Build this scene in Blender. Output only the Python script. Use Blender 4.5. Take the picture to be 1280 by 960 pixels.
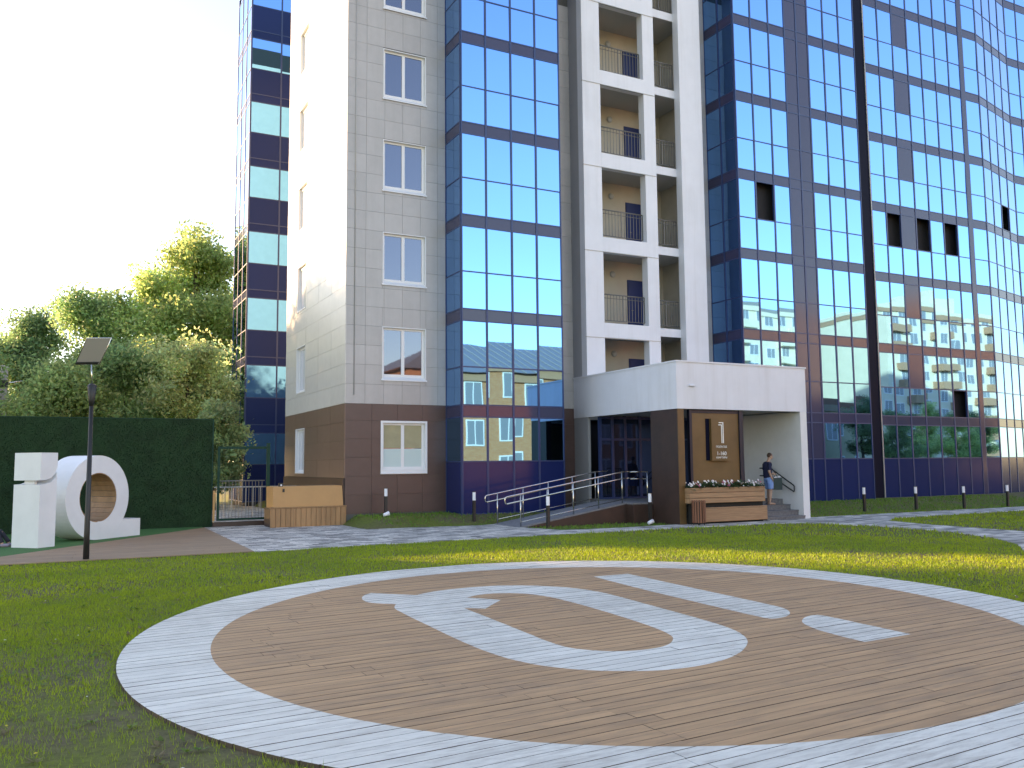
import bpy, bmesh, math, random
import numpy as np
from mathutils import Vector, Matrix
from mathutils.geometry import delaunay_2d_cdt
rnd = random.Random(7)
for o in list(bpy.data.objects): bpy.data.objects.remove(o)
scene = bpy.context.scene
COL = scene.collection

# ------------------------------------------------------------------ camera
f_px, pitch, alpha, roll, EYE = 1088.24, math.radians(5.2615), math.radians(62.676), math.radians(-0.5337), 1.9
F = Vector((math.cos(alpha), math.sin(alpha), 0)); R = Vector((math.sin(alpha), -math.cos(alpha), 0)); U = Vector((0, 0, 1))
fw = F*math.cos(pitch)+U*math.sin(pitch); up = -F*math.sin(pitch)+U*math.cos(pitch)
r2 = R*math.cos(roll)+up*math.sin(roll); u2 = -R*math.sin(roll)+up*math.cos(roll)
cd = bpy.data.cameras.new('camera'); cam = bpy.data.objects.new('camera', cd); COL.objects.link(cam)
m = Matrix((r2, u2, -fw)).transposed().to_4x4(); m.translation = Vector((0, 0, EYE)); cam.matrix_world = m
cd.sensor_width = 36; cd.lens = f_px/1280*36; cd.clip_end = 2000; cd.clip_start = .05
scene.camera = cam
scene.render.resolution_x, scene.render.resolution_y = 1024, 768

# ------------------------------------------------------------------ sky and sun
SUN_AZ, SUN_EL = math.radians(129.7), math.radians(12.5)
w = bpy.data.worlds.new('World'); scene.world = w; w.use_nodes = True
nt = w.node_tree; bg = nt.nodes['Background']
sky = nt.nodes.new('ShaderNodeTexSky'); sky.sky_type = 'NISHITA'; sky.sun_disc = False
sky.sun_elevation = SUN_EL; sky.sun_rotation = math.pi/2-SUN_AZ; sky.air_density = 1.0; sky.dust_density = .3; sky.ozone_density = 4.0
nt.links.new(sky.outputs[0], bg.inputs[0]); bg.inputs[1].default_value = .15
sl = bpy.data.lights.new('sun', 'SUN'); sl.energy = 3.1; sl.angle = math.radians(.6); sl.color = (1, .86, .66)
so = bpy.data.objects.new('sun', sl); COL.objects.link(so)
S = Vector((math.cos(SUN_AZ)*math.cos(SUN_EL), math.sin(SUN_AZ)*math.cos(SUN_EL), math.sin(SUN_EL)))
so.rotation_euler = S.to_track_quat('Z', 'Y').to_euler(); so.location = (0, 0, 60)
vs = scene.view_settings; vs.view_transform = 'Standard'; vs.look = 'None'; vs.exposure = 2.3; vs.use_white_balance = True; vs.white_balance_temperature = 11500; vs.white_balance_tint = 27; vs.gamma = 1; vs.use_curve_mapping = False

# ------------------------------------------------------------------ materials
M = {}
def mat(name, col, rough=.6, metal=0., ior=1.5, var=0., nscale=0., namt=0., bump=0., bscale=20., bdist=.01, stretch=None, trans=0., bdetail=4., col2=None, spec=None, coat=0.):
    mt = bpy.data.materials.new(name); mt.use_nodes = True; t = mt.node_tree; N = t.nodes; L = t.links
    b = N['Principled BSDF']; b.inputs['Base Color'].default_value = (*col, 1); b.inputs['Roughness'].default_value = rough
    b.inputs['Metallic'].default_value = metal; b.inputs['IOR'].default_value = ior
    if spec is not None: b.inputs['Specular IOR Level'].default_value = spec
    if coat: b.inputs['Coat Weight'].default_value = coat
    src = None
    if nscale or bump:
        tc = N.new('ShaderNodeTexCoord'); mp = N.new('ShaderNodeMapping')
        L.new(tc.outputs['Object'], mp.inputs['Vector'])
        if stretch: mp.inputs['Scale'].default_value = stretch
        oi = N.new('ShaderNodeObjectInfo'); mu = N.new('ShaderNodeMath'); mu.operation = 'MULTIPLY'; mu.inputs[1].default_value = 91.
        L.new(oi.outputs['Random'], mu.inputs[0]); cx = N.new('ShaderNodeCombineXYZ')
        for i in range(3): L.new(mu.outputs[0], cx.inputs[i])
        L.new(cx.outputs[0], mp.inputs['Location'])
    if nscale:
        n = N.new('ShaderNodeTexNoise'); n.inputs['Scale'].default_value = nscale; n.inputs['Detail'].default_value = 6; n.inputs['Roughness'].default_value = .6
        L.new(mp.outputs[0], n.inputs['Vector'])
        r = N.new('ShaderNodeValToRGB'); c2 = col2 or tuple(min(1, c*(1+namt)) for c in col); c1 = col if col2 else tuple(c*(1-namt) for c in col)
        r.color_ramp.elements[0].color = (*c1, 1); r.color_ramp.elements[1].color = (*c2, 1)
        r.color_ramp.elements[0].position = .32; r.color_ramp.elements[1].position = .68
        L.new(n.outputs[0], r.inputs[0]); src = r.outputs[0]
    if var:
        oi2 = N.new('ShaderNodeObjectInfo'); mr = N.new('ShaderNodeMapRange'); mr.inputs[3].default_value = 1-var; mr.inputs[4].default_value = 1+var
        L.new(oi2.outputs['Random'], mr.inputs[0]); hs = N.new('ShaderNodeHueSaturation')
        if src: L.new(src, hs.inputs['Color'])
        else: hs.inputs['Color'].default_value = (*col, 1)
        L.new(mr.outputs[0], hs.inputs['Value']); src = hs.outputs[0]
    if src: L.new(src, b.inputs['Base Color'])
    if bump:
        n2 = N.new('ShaderNodeTexNoise'); n2.inputs['Scale'].default_value = bscale; n2.inputs['Detail'].default_value = bdetail
        L.new(mp.outputs[0], n2.inputs['Vector']); bp = N.new('ShaderNodeBump'); bp.inputs['Strength'].default_value = bump; bp.inputs['Distance'].default_value = bdist
        L.new(n2.outputs[0], bp.inputs['Height']); L.new(bp.outputs[0], b.inputs['Normal'])
    if trans:
        tr = N.new('ShaderNodeBsdfTranslucent'); mx = N.new('ShaderNodeMixShader'); mx.inputs[0].default_value = trans
        if src: L.new(src, tr.inputs[0])
        else: tr.inputs[0].default_value = (*col, 1)
        L.new(b.outputs[0], mx.inputs[1]); L.new(tr.outputs[0], mx.inputs[2]); L.new(mx.outputs[0], N['Material Output'].inputs[0])
    M[name] = mt; return mt
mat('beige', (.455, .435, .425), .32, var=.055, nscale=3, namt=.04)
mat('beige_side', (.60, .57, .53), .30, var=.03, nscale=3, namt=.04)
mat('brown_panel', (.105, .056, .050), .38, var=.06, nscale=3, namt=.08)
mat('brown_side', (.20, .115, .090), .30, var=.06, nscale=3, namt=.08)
mat('joint', (.10, .095, .085), .8)
mat('core', (.03, .03, .035), .9)
mat('glass', (.095, .385, .74), .015, metal=1., bump=.16, bscale=.8, bdist=.012, bdetail=.6)
mat('glass_clear', (.13, .155, .20), .02, metal=.9, bump=.06, bscale=1.1, bdist=.01)
mat('door_glass', (.035, .06, .13), .03, metal=.85, bump=.1, bscale=.9, bdist=.01, bdetail=.6)
mat('side_pane', (.55, .58, .62), .08)
mat('navy_frame', (.012, .045, .14), .35, metal=.0)
mat('spandrel', (.042, .046, .10), .12, ior=1.47, var=.05, bump=.05, bscale=1.2, bdist=.01)
mat('navy_base', (.008, .022, .10), .14, ior=1.33, var=.08, bump=.05, bscale=1.2, bdist=.01)
mat('navy_matte', (.006, .026, .11), .35, spec=.15, var=.08)
mat('black_strip', (.006, .008, .022), .4, spec=.05)
mat('white_metal', (.72, .75, .80), .4, nscale=1.2, namt=.035)
mat('white_plaster', (.74, .74, .74), .7, nscale=1.5, namt=.05)
mat('grey_plaster', (.50, .51, .52), .75, nscale=1.2, namt=.06)
mat('tower_side', (.36, .37, .385), .45, nscale=1.0, namt=.05)
mat('pvc', (.78, .79, .80), .35)
mat('recess_side', (.45, .42, .36), .8, nscale=1.5, namt=.08)
mat('warm_wall', (.60, .545, .46), .85, nscale=1.5, namt=.05)
mat('blue_door', (.015, .035, .15), .4)
mat('rail_grey', (.45, .45, .43), .45, metal=.3)
mat('rail_dark', (.17, .17, .165), .5, metal=.3)
mat('steel', (.62, .60, .57), .22, metal=1.)
mat('dark_metal', (.02, .019, .018), .45)
mat('slab', (.46, .455, .44), .85)
mat('blind', (.42, .36, .22), .8, nscale=2, namt=.1)
mat('roller', (.55, .68, .66), .7)
mat('curtain', (.55, .56, .58), .8)
mat('cor_brown', (.055, .026, .019), .5, nscale=2.5, namt=.15)
mat('cor_orange', (.16, .080, .030), .42, nscale=1.8, namt=.14)
mat('sign_orange', (.17, .092, .036), .4, nscale=1.8, namt=.12)
mat('sign_frame', (.012, .014, .03), .4)
mat('letters_white', (.85, .84, .80), .5)
mat('planter_wood', (.40, .215, .115), .6, var=.12, nscale=7, namt=.18, stretch=(.25, 1, 3))
mat('bin_wood', (.24, .085, .045), .55, var=.15, nscale=7, namt=.18, stretch=(3, 3, .25))
mat('slat_wood', (.40, .20, .09), .6, var=.12, nscale=6, namt=.15, stretch=(3, 3, .3))
mat('orange_panel', (.56, .27, .10), .5, nscale=2, namt=.05)
mat('stone_step', (.16, .16, .165), .8, nscale=14, namt=.25)
mat('ramp_tile', (.20, .20, .21), .75, nscale=14, namt=.2)
mat('deck_wood', (.55, .30, .158), .72, var=.06, nscale=9, namt=.16, stretch=(.12, 1.6, 1), bump=.25, bscale=30, bdist=.002)
mat('deck_paint', (.77, .73, .64), .62, var=.06, nscale=5.5, namt=.09, stretch=(.3, 1.6, 1), bump=.25, bscale=30, bdist=.002)
mat('path_wood', (.36, .22, .135), .7, var=.09, nscale=7, namt=.15, stretch=(.2, 1.5, 1))
def wear(name, col, scale, lo, hi, amt, stretch):
    t = M[name].node_tree; N = t.nodes; L = t.links; b = N['Principled BSDF']; ln = b.inputs['Base Color'].links[0]; src = ln.from_socket
    tc = N.new('ShaderNodeNewGeometry'); mp = N.new('ShaderNodeMapping'); mp.inputs['Scale'].default_value = stretch; L.new(tc.outputs['Position'], mp.inputs['Vector'])
    n = N.new('ShaderNodeTexNoise'); n.inputs['Scale'].default_value = scale; n.inputs['Detail'].default_value = 8; n.inputs['Roughness'].default_value = .7; L.new(mp.outputs[0], n.inputs['Vector'])
    n2 = N.new('ShaderNodeTexNoise'); n2.inputs['Scale'].default_value = .45; n2.inputs['Detail'].default_value = 3; L.new(tc.outputs['Position'], n2.inputs['Vector'])
    ad = N.new('ShaderNodeMath'); ad.operation = 'MULTIPLY_ADD'; ad.inputs[1].default_value = .5; L.new(n2.outputs[0], ad.inputs[0]); L.new(n.outputs[0], ad.inputs[2])
    mr = N.new('ShaderNodeMapRange'); mr.inputs[1].default_value = lo; mr.inputs[2].default_value = hi; mr.inputs[4].default_value = amt; L.new(ad.outputs[0], mr.inputs[0])
    mx = N.new('ShaderNodeMix'); mx.data_type = 'RGBA'; L.new(mr.outputs[0], mx.inputs[0]); L.new(src, mx.inputs[6]); mx.inputs[7].default_value = (*col, 1); L.new(mx.outputs[2], b.inputs['Base Color'])
wear('deck_paint', (.40, .34, .28), 9, .70, 1.0, .75, (.45, 2.2, 1)); wear('deck_wood', (.20, .135, .10), 5, .72, 1.05, .6, (.4, 1.6, 1)); wear('path_wood', (.20, .14, .11), 4, .72, 1.05, .5, (.5, 1.4, 1))
wear('beige', (.36, .345, .33), 1.2, .70, 1.0, .5, (2.2, 2.2, .18)); wear('white_metal', (.56, .57, .58), 1.0, .74, 1.05, .5, (2.5, 2.5, .15))
mat('deck_edge_shade', (.09, .06, .04), .85)  # shade on the board edges put into a darker brown
mat('deck_under', (.02, .018, .015), .9)
mat('turf', (.02, .15, .035), .9, nscale=40, namt=.3)
mat('turf_wall', (.008, .040, .014), .95, nscale=2.2, namt=.30)
mat('letter_white', (.76, .765, .77), .4, nscale=1.6, namt=.05)
mat('bollard_white', (.85, .86, .9), .4)
mat('pv', (.04, .045, .06), .15)
mat('lamp_grey', (.36, .33, .30), .4)
mat('concrete', (.42, .41, .39), .85, nscale=5, namt=.12)
mat('bark', (.10, .075, .055), .95, nscale=9, namt=.35)
mat('soil', (.09, .065, .045), .95)
mat('gate_green', (.010, .05, .034), .75, spec=.2)
mat('skin', (.52, .31, .22), .55)
mat('hair', (.055, .025, .015), .6)
mat('tshirt_navy', (.012, .018, .055), .85)
mat('shorts_blue', (.16, .34, .66), .85, nscale=12, namt=.1)
mat('bag_green', (.012, .05, .05), .6)
mat('paper', (.85, .85, .85), .7)
mat('jacket_grey', (.34, .38, .40), .85)
mat('trousers_dark', (.03, .03, .045), .85)
mat('shoe', (.30, .25, .33), .7)
mat('rope', (.52, .36, .15), .8)
mat('red_paint', (.5, .05, .04), .5)
mat('roof_grey', (.40, .34, .30), .4, metal=.4)
mat('roof_red', (.42, .12, .07), .7)
mat('cream', (.66, .45, .27), .8, nscale=1, namt=.06)
mat('white_block', (.76, .62, .48), .8, nscale=.8, namt=.05)
mat('terracotta', (.5, .24, .15), .8)
mat('far_glass', (.22, .25, .28), .25)
mat('far_ground', (.10, .10, .10), .9)
mat('flower_white', (.85, .84, .86), .6)
mat('flower_pink', (.55, .12, .22), .6)
mat('flower_leaf', (.05, .12, .05), .6, trans=.2)

def node_mat(name):
    mt = bpy.data.materials.new(name); mt.use_nodes = True; M[name] = mt
    return mt, mt.node_tree.nodes, mt.node_tree.links, mt.node_tree.nodes['Principled BSDF']
# lawn soil and thatch
mt, N, L, b = node_mat('lawn_ground'); b.inputs['Roughness'].default_value = .95
ge = N.new('ShaderNodeNewGeometry')
n1 = N.new('ShaderNodeTexNoise'); n1.inputs['Scale'].default_value = .55; n1.inputs['Detail'].default_value = 8; n1.inputs['Roughness'].default_value = .65
n2 = N.new('ShaderNodeTexNoise'); n2.inputs['Scale'].default_value = 14; n2.inputs['Detail'].default_value = 8; n2.inputs['Roughness'].default_value = .75
for n in (n1, n2): L.new(ge.outputs['Position'], n.inputs['Vector'])
ra = N.new('ShaderNodeValToRGB'); ra.color_ramp.elements[0].position = .36; ra.color_ramp.elements[1].position = .58
ra.color_ramp.elements[0].color = (.145, .105, .065, 1); ra.color_ramp.elements[1].color = (.13, .16, .02, 1)
rb = N.new('ShaderNodeValToRGB'); rb.color_ramp.elements[0].position = .3; rb.color_ramp.elements[1].position = .72
rb.color_ramp.elements[0].color = (.5, .5, .5, 1); rb.color_ramp.elements[1].color = (1.35, 1.35, 1.2, 1)
mxx = N.new('ShaderNodeMix'); mxx.data_type = 'RGBA'; mxx.blend_type = 'MULTIPLY'; mxx.inputs[0].default_value = 1
L.new(n1.outputs[0], ra.inputs[0]); L.new(n2.outputs[0], rb.inputs[0]); L.new(ra.outputs[0], mxx.inputs[6]); L.new(rb.outputs[0], mxx.inputs[7]); L.new(mxx.outputs[2], b.inputs['Base Color'])
bp = N.new('ShaderNodeBump'); bp.inputs['Distance'].default_value = .03; bp.inputs['Strength'].default_value = .6; L.new(n2.outputs[0], bp.inputs['Height']); L.new(bp.outputs[0], b.inputs['Normal'])
# blades / leaves with a colour per face corner
def attr_mat(name, trans, rough=.6):
    mt, N, L, b = node_mat(name); b.inputs['Roughness'].default_value = rough
    a = N.new('ShaderNodeAttribute'); a.attribute_name = 'Col'; L.new(a.outputs[0], b.inputs['Base Color'])
    tr = N.new('ShaderNodeBsdfTranslucent'); mx = N.new('ShaderNodeMixShader'); mx.inputs[0].default_value = trans
    L.new(a.outputs[0], tr.inputs[0]); L.new(b.outputs[0], mx.inputs[1]); L.new(tr.outputs[0], mx.inputs[2]); L.new(mx.outputs[0], N['Material Output'].inputs[0])
attr_mat('grass_blade', .35); attr_mat('leaf', .6, .5)
# small concrete pavers
mt, N, L, b = node_mat('pavers'); b.inputs['Roughness'].default_value = .85
ge = N.new('ShaderNodeNewGeometry'); mp = N.new('ShaderNodeMapping'); mp.inputs['Rotation'].default_value = (0, 0, .04); L.new(ge.outputs['Position'], mp.inputs['Vector'])
br = N.new('ShaderNodeTexBrick'); br.inputs['Scale'].default_value = 1; br.inputs['Brick Width'].default_value = .40; br.inputs['Row Height'].default_value = .20
br.inputs['Mortar Size'].default_value = .006; br.inputs['Mortar Smooth'].default_value = .2; br.inputs['Bias'].default_value = 0
br.inputs['Color1'].default_value = (.20, .19, .18, 1); br.inputs['Color2'].default_value = (.74, .68, .61, 1); br.inputs['Mortar'].default_value = (.10, .10, .09, 1)
L.new(mp.outputs[0], br.inputs['Vector']); n1 = N.new('ShaderNodeTexNoise'); n1.inputs['Scale'].default_value = 1.1; n1.inputs['Detail'].default_value = 5; L.new(ge.outputs['Position'], n1.inputs['Vector'])
mr = N.new('ShaderNodeMapRange'); mr.inputs[3].default_value = .75; mr.inputs[4].default_value = 1.25; L.new(n1.outputs[0], mr.inputs[0])
hs = N.new('ShaderNodeHueSaturation'); L.new(br.outputs[0], hs.inputs['Color']); L.new(mr.outputs[0], hs.inputs['Value']); L.new(hs.outputs[0], b.inputs['Base Color'])
bp = N.new('ShaderNodeBump'); bp.inputs['Distance'].default_value = .006; bp.invert = True; L.new(br.outputs[1], bp.inputs['Height']); L.new(bp.outputs[0], b.inputs['Normal'])
# brick wall seen only far off, in the glass
mt, N, L, b = node_mat('brickwork'); b.inputs['Roughness'].default_value = .85
tc = N.new('ShaderNodeTexCoord'); mp = N.new('ShaderNodeMapping'); mp.inputs['Rotation'].default_value = (math.pi/2, 0, 0); L.new(tc.outputs['Object'], mp.inputs['Vector'])
br = N.new('ShaderNodeTexBrick'); br.inputs['Scale'].default_value = 1; br.inputs['Brick Width'].default_value = .26; br.inputs['Row Height'].default_value = .08; br.inputs['Mortar Size'].default_value = .006
br.inputs['Color1'].default_value = (.60, .17, .07, 1); br.inputs['Color2'].default_value = (.68, .24, .11, 1); br.inputs['Mortar'].default_value = (.5, .34, .24, 1)
L.new(mp.outputs[0], br.inputs['Vector']); L.new(br.outputs[0], b.inputs['Base Color'])

# ------------------------------------------------------------------ builders
class MB:
    def __init__(s): s.v = []; s.f = []; s.mi = []; s.sm = []
    def poly(s, pts, mi=0, sm=False):
        i = len(s.v); s.v += [tuple(p) for p in pts]; s.f.append(tuple(range(i, i+len(pts)))); s.mi.append(mi); s.sm.append(sm); return s
    def box(s, x0, x1, y0, y1, z0, z1, mi=0):
        i = len(s.v); s.v += [(x, y, z) for z in (z0, z1) for y in (y0, y1) for x in (x0, x1)]
        for q in ((0, 2, 3, 1), (4, 5, 7, 6), (0, 1, 5, 4), (2, 6, 7, 3), (0, 4, 6, 2), (1, 3, 7, 5)):
            s.f.append(tuple(i+k for k in q)); s.mi.append(mi); s.sm.append(False)
        return s
    def hexa(s, b4, t4, mi=0):
        i = len(s.v); s.v += [tuple(p) for p in b4]+[tuple(p) for p in t4]
        for q in ((3, 2, 1, 0), (4, 5, 6, 7), (0, 1, 5, 4), (1, 2, 6, 5), (2, 3, 7, 6), (3, 0, 4, 7)):
            s.f.append(tuple(i+k for k in q)); s.mi.append(mi); s.sm.append(False)
        return s
    def prism(s, pts, z0, z1, mi=0):
        n = len(pts); i = len(s.v); s.v += [(p[0], p[1], z0) for p in pts]+[(p[0], p[1], z1) for p in pts]
        s.f.append(tuple(i+k for k in reversed(range(n)))); s.f.append(tuple(i+n+k for k in range(n))); s.mi += [mi, mi]; s.sm += [False, False]
        for k in range(n):
            j = (k+1) % n; s.f.append((i+k, i+j, i+n+j, i+n+k)); s.mi.append(mi); s.sm.append(False)
        return s
    def tube(s, pts, r, n=8, mi=0, caps=True):
        pts = [Vector(p) for p in pts]; rs = r if isinstance(r, (list, tuple)) else [r]*len(pts); rings = []
        prev = None
        for k, p in enumerate(pts):
            d = (pts[min(k+1, len(pts)-1)]-pts[max(k-1, 0)]).normalized()
            if prev is None:
                a = Vector((0, 0, 1)) if abs(d.z) < .9 else Vector((1, 0, 0)); a = d.cross(a).normalized()
            else:
                a = (prev-d*prev.dot(d)).normalized()
            prev = a; c = d.cross(a); i = len(s.v)
            s.v += [tuple(p+(a*math.cos(2*math.pi*q/n)+c*math.sin(2*math.pi*q/n))*rs[k]) for q in range(n)]; rings.append(i)
        for k in range(len(pts)-1):
            for q in range(n):
                q2 = (q+1) % n; s.f.append((rings[k]+q, rings[k]+q2, rings[k+1]+q2, rings[k+1]+q)); s.mi.append(mi); s.sm.append(n > 5)
        if caps:
            s.f.append(tuple(rings[0]+q for q in reversed(range(n)))); s.f.append(tuple(rings[-1]+q for q in range(n))); s.mi += [mi, mi]; s.sm += [False, False]
        return s
    def ball(s, c, rx, ry=None, rz=None, n=10, mi=0):
        ry = ry or rx; rz = rz or rx; i = len(s.v); m_ = n//2
        for a in range(m_+1):
            t = math.pi*a/m_
            for q in range(n):
                p = 2*math.pi*q/n; s.v.append((c[0]+rx*math.sin(t)*math.cos(p), c[1]+ry*math.sin(t)*math.sin(p), c[2]+rz*math.cos(t)))
        for a in range(m_):
            for q in range(n):
                q2 = (q+1) % n; s.f.append((i+a*n+q, i+(a+1)*n+q, i+(a+1)*n+q2, i+a*n+q2)); s.mi.append(mi); s.sm.append(True)
        return s
    def mesh(s, name, mats, off=(0, 0, 0)):
        me = bpy.data.meshes.new(name); o = Vector(off); me.from_pydata([tuple(Vector(v)-o) for v in s.v], [], s.f)
        for mm in (mats if isinstance(mats, (list, tuple)) else [mats]): me.materials.append(M[mm])
        me.polygons.foreach_set('material_index', s.mi); me.polygons.foreach_set('use_smooth', s.sm); me.update(); return me
ORG = {}
def org(o): return ORG.get(o.name, Vector((0, 0, 0)))
def link(name, data, parent=None, loc=None):
    o = bpy.data.objects.new(name, data); COL.objects.link(o); base = org(parent) if parent else Vector((0, 0, 0))
    wl = Vector(loc) if loc is not None else base
    o.location = wl-base; ORG[o.name] = wl
    if parent: o.parent = parent
    return o
def tag(o, label=None, cat=None, group=None, kind=None):
    for k, v in (('label', label), ('category', cat), ('group', group), ('kind', kind)):
        if v: o[k] = v
    return o
def thing(name, loc, label, cat, group=None): return tag(link(name, None, None, loc), label, cat, group)
def part(name, mb, mats, parent, loc=None):
    wl = Vector(loc) if loc is not None else org(parent)
    return link(name, mb.mesh(name, mats, wl), parent, wl)
def solo(name, mb, mats, loc, label=None, cat=None, group=None, kind=None):
    return tag(link(name, mb.mesh(name, mats, loc), None, loc), label, cat, group, kind)
CACHE = {}
def piece(name, dims, mat_, parent, center, bevel=0., rot=None):
    key = (name, tuple(round(d, 3) for d in dims), mat_)
    if key not in CACHE:
        a, b_, c_ = (d/2 for d in dims); mb = MB()
        if bevel:
            bmx = bmesh.new(); bmesh.ops.create_cube(bmx, size=1); bmesh.ops.scale(bmx, vec=dims, verts=bmx.verts)
            bmesh.ops.bevel(bmx, geom=list(bmx.edges), offset=bevel, segments=1, affect='EDGES'); me = bpy.data.meshes.new(name); bmx.to_mesh(me); bmx.free(); me.materials.append(M[mat_])
        else: me = mb.box(-a, a, -b_, b_, -c_, c_).mesh(name, mat_)
        CACHE[key] = me
    o = link(name, CACHE[key], parent, center)
    if rot: o.rotation_euler = rot
    return o
def copy_tree(o, parent=None):
    c = o.copy(); COL.objects.link(c); c.parent = parent
    for ch in list(o.children): copy_tree(ch, c)
    return c
def cut(r, hole):
    # rectangle (a0,a1,b0,b1) minus hole -> list of rectangles
    a0, a1, b0, b1 = r; h0, h1, g0, g1 = hole
    if h1 <= a0 or h0 >= a1 or g1 <= b0 or g0 >= b1: return [r]
    out = []
    if h0 > a0: out.append((a0, h0, b0, b1))
    if h1 < a1: out.append((h1, a1, b0, b1))
    m0, m1 = max(a0, h0), min(a1, h1)
    if g0 > b0: out.append((m0, m1, b0, g0))
    if g1 < b1: out.append((m0, m1, g1, b1))
    return [q for q in out if q[1]-q[0] > .04 and q[3]-q[2] > .04]

# value noise
_rs = np.random.RandomState(5); _G = _rs.rand(64, 64)
def vnoise(x, y):
    xi = np.floor(x).astype(int); yi = np.floor(y).astype(int); fx = x-xi; fy = y-yi; fx = fx*fx*(3-2*fx); fy = fy*fy*(3-2*fy)
    g = lambda a, b_: _G[a % 64, b_ % 64]
    return (g(xi, yi)*(1-fx)+g(xi+1, yi)*fx)*(1-fy)+(g(xi, yi+1)*(1-fx)+g(xi+1, yi+1)*fx)*fy
def fbm(x, y): return (vnoise(x, y)+.5*vnoise(2.1*x+7, 2.1*y+3)+.25*vnoise(4.3*x+1, 4.3*y+9))/1.75

# ------------------------------------------------------------------ ground
def sstep(t): t = np.clip(t, 0, 1); return t*t*(3-2*t)
def gz(x, y):
    x = np.asarray(x, float); y = np.asarray(y, float)
    d = .459*x+.888*y; z = -.015*np.clip(15-d, 0, 35)
    left = sstep((x-8.05)/.4)*(x < 16.9)*sstep((y-24.9)/1.5)
    right = (x >= 22.1)*sstep((y-22.1)/3.2)
    return z+.30*np.maximum(left, right)
def axis(lo, hi, fine_lo, fine_hi, st, far):
    a = list(np.arange(fine_lo, fine_hi+.001, st)); k = st
    while a[-1] < hi: k *= 1.35; a.append(min(hi, a[-1]+k))
    k = st
    while a[0] > lo: k *= 1.35; a.insert(0, max(lo, a[0]-k))
    return np.array(a)
gx = axis(-500, 500, -12, 50, .5, 0); gy = axis(-500, 500, -6, 36, .5, 0)
XX, YY = np.meshgrid(gx, gy); ZZ = gz(XX, YY); nx, ny = len(gx), len(gy)
mb = MB(); mb.v = list(zip(XX.ravel().tolist(), YY.ravel().tolist(), ZZ.ravel().tolist()))
for j in range(ny-1):
    for i in range(nx-1):
        a = j*nx+i; mb.f.append((a, a+1, a+nx+1, a+nx)); mb.mi.append(0); mb.sm.append(True)
solo('lawn', mb, 'lawn_ground', (0, 0, 0), 'green lawn and open ground around the round deck', None, None, 'structure')
PATH = [(4.05, 28.95), (3.88, 20.0), (6, 20.17), (10.5, 20.35), (16.3, 20.45), (19.6, 20.2), (20.6, 19.5), (21.1, 17.8), (20.9, 15.4), (20.2, 13.7), (19.0, 12.3), (17.4, 11.1), (16.7, 9.5), (16.5, 4),
        (22, 4), (22.3, 10), (22.55, 14.4), (22.75, 17.2), (23.2, 19.2), (24.5, 20.0), (31.8, 20.25), (62, 20.6), (62, 22.1), (34, 21.95), (22.6, 21.8), (22.2, 21.6), (16.8, 21.6), (14.5, 21.45), (12.75, 21.65), (12.45, 22.6),
        (12.3, 23.2), (12.3, 25.0), (11.6, 24.75), (9.6, 25.0), (8.75, 25.5), (8.12, 27.5), (5.9, 27.5), (5.9, 28.95)]
bmx = bmesh.new()
def sheet(pts, z, name, mt_, kind='structure', label=None, cat=None, thick=.05):
    mb = MB(); n = len(pts)
    from mathutils.geometry import tessellate_polygon
    tris = tessellate_polygon([[Vector((p[0], p[1], 0)) for p in pts]])
    area = sum(pts[k][0]*pts[(k+1) % n][1]-pts[(k+1) % n][0]*pts[k][1] for k in range(n))
    for t in tris:
        q = [pts[k] for k in t]; ar = (q[1][0]-q[0][0])*(q[2][1]-q[0][1])-(q[2][0]-q[0][0])*(q[1][1]-q[0][1])
        if ar < 0: q = q[::-1]
        mb.poly([(p[0], p[1], z(p[0], p[1]) if callable(z) else z) for p in q])
    P = pts if area > 0 else pts[::-1]
    for k in range(n):
        a, b_ = P[k], P[(k+1) % n]; za = z(*a) if callable(z) else z; zb = z(*b_) if callable(z) else z
        mb.poly([(a[0], a[1], za-thick), (b_[0], b_[1], zb-thick), (b_[0], b_[1], zb), (a[0], a[1], za)])
    return solo(name, mb, mt_, (0, 0, 0), label, cat, None, kind)
# the path falls away with the lawn towards the photographer
def path_z(x, y): return float(gz(min(x, 22.0), min(y, 20)))+.02 if y < 20 else .02
sheet(PATH, path_z, 'paved_path', 'pavers', label='grey and white block paving path in front of the building')
PAD = [(-14, 4.6), (4.22, 28.95), (4.05, 29.1), (-14, 29.1)]
PAD = [(-1.7, 21.0), (4.0, 28.7), (4.0, 29.08), (-12, 29.08), (-12, 21.0)]
sheet(PAD, .03, 'artificial_turf_pad', 'turf', label='bright green artificial turf under the big letters')

# wooden path by the letters
wp = tag(link('boardwalk', MB().prism([(-1.75, 20.02), (3.86, 20.02), (4.03, 28.9), (-1.72, 20.98)], -.03, .008).mesh('boardwalk', 'deck_under'), None, (0, 0, 0)), 'brown plank boardwalk between the green turf and the lawn', None, None, 'structure')
y = 20.03; k = 0
while y < 28.7:
    xl = -1.7 if y < 20.95 else -1.7+(y-20.95)/(28.7-21.0)*5.72
    if y < 21: xl = -12 if False else -1.7
    xr = 3.87+(y-20)*.017; x0 = xl; first = rnd.uniform(.8, 3)
    while x0 < xr-.05:
        x1 = min(xr, x0+first); first = 3.0
        if xr-x1 < .3: x1 = xr
        mbp = MB().prism([(x0+.004, y), (x1-.004, y), (x1-.004, y+.138), (min(x0+.004+.10*(x0 == xl and y > 21), x1-.01), y+.138)], .01, .034)
        part('plank', mbp, 'path_wood', wp, ((x0+x1)/2, y, .02)); x0 = x1
    y += .146; k += 1

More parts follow.
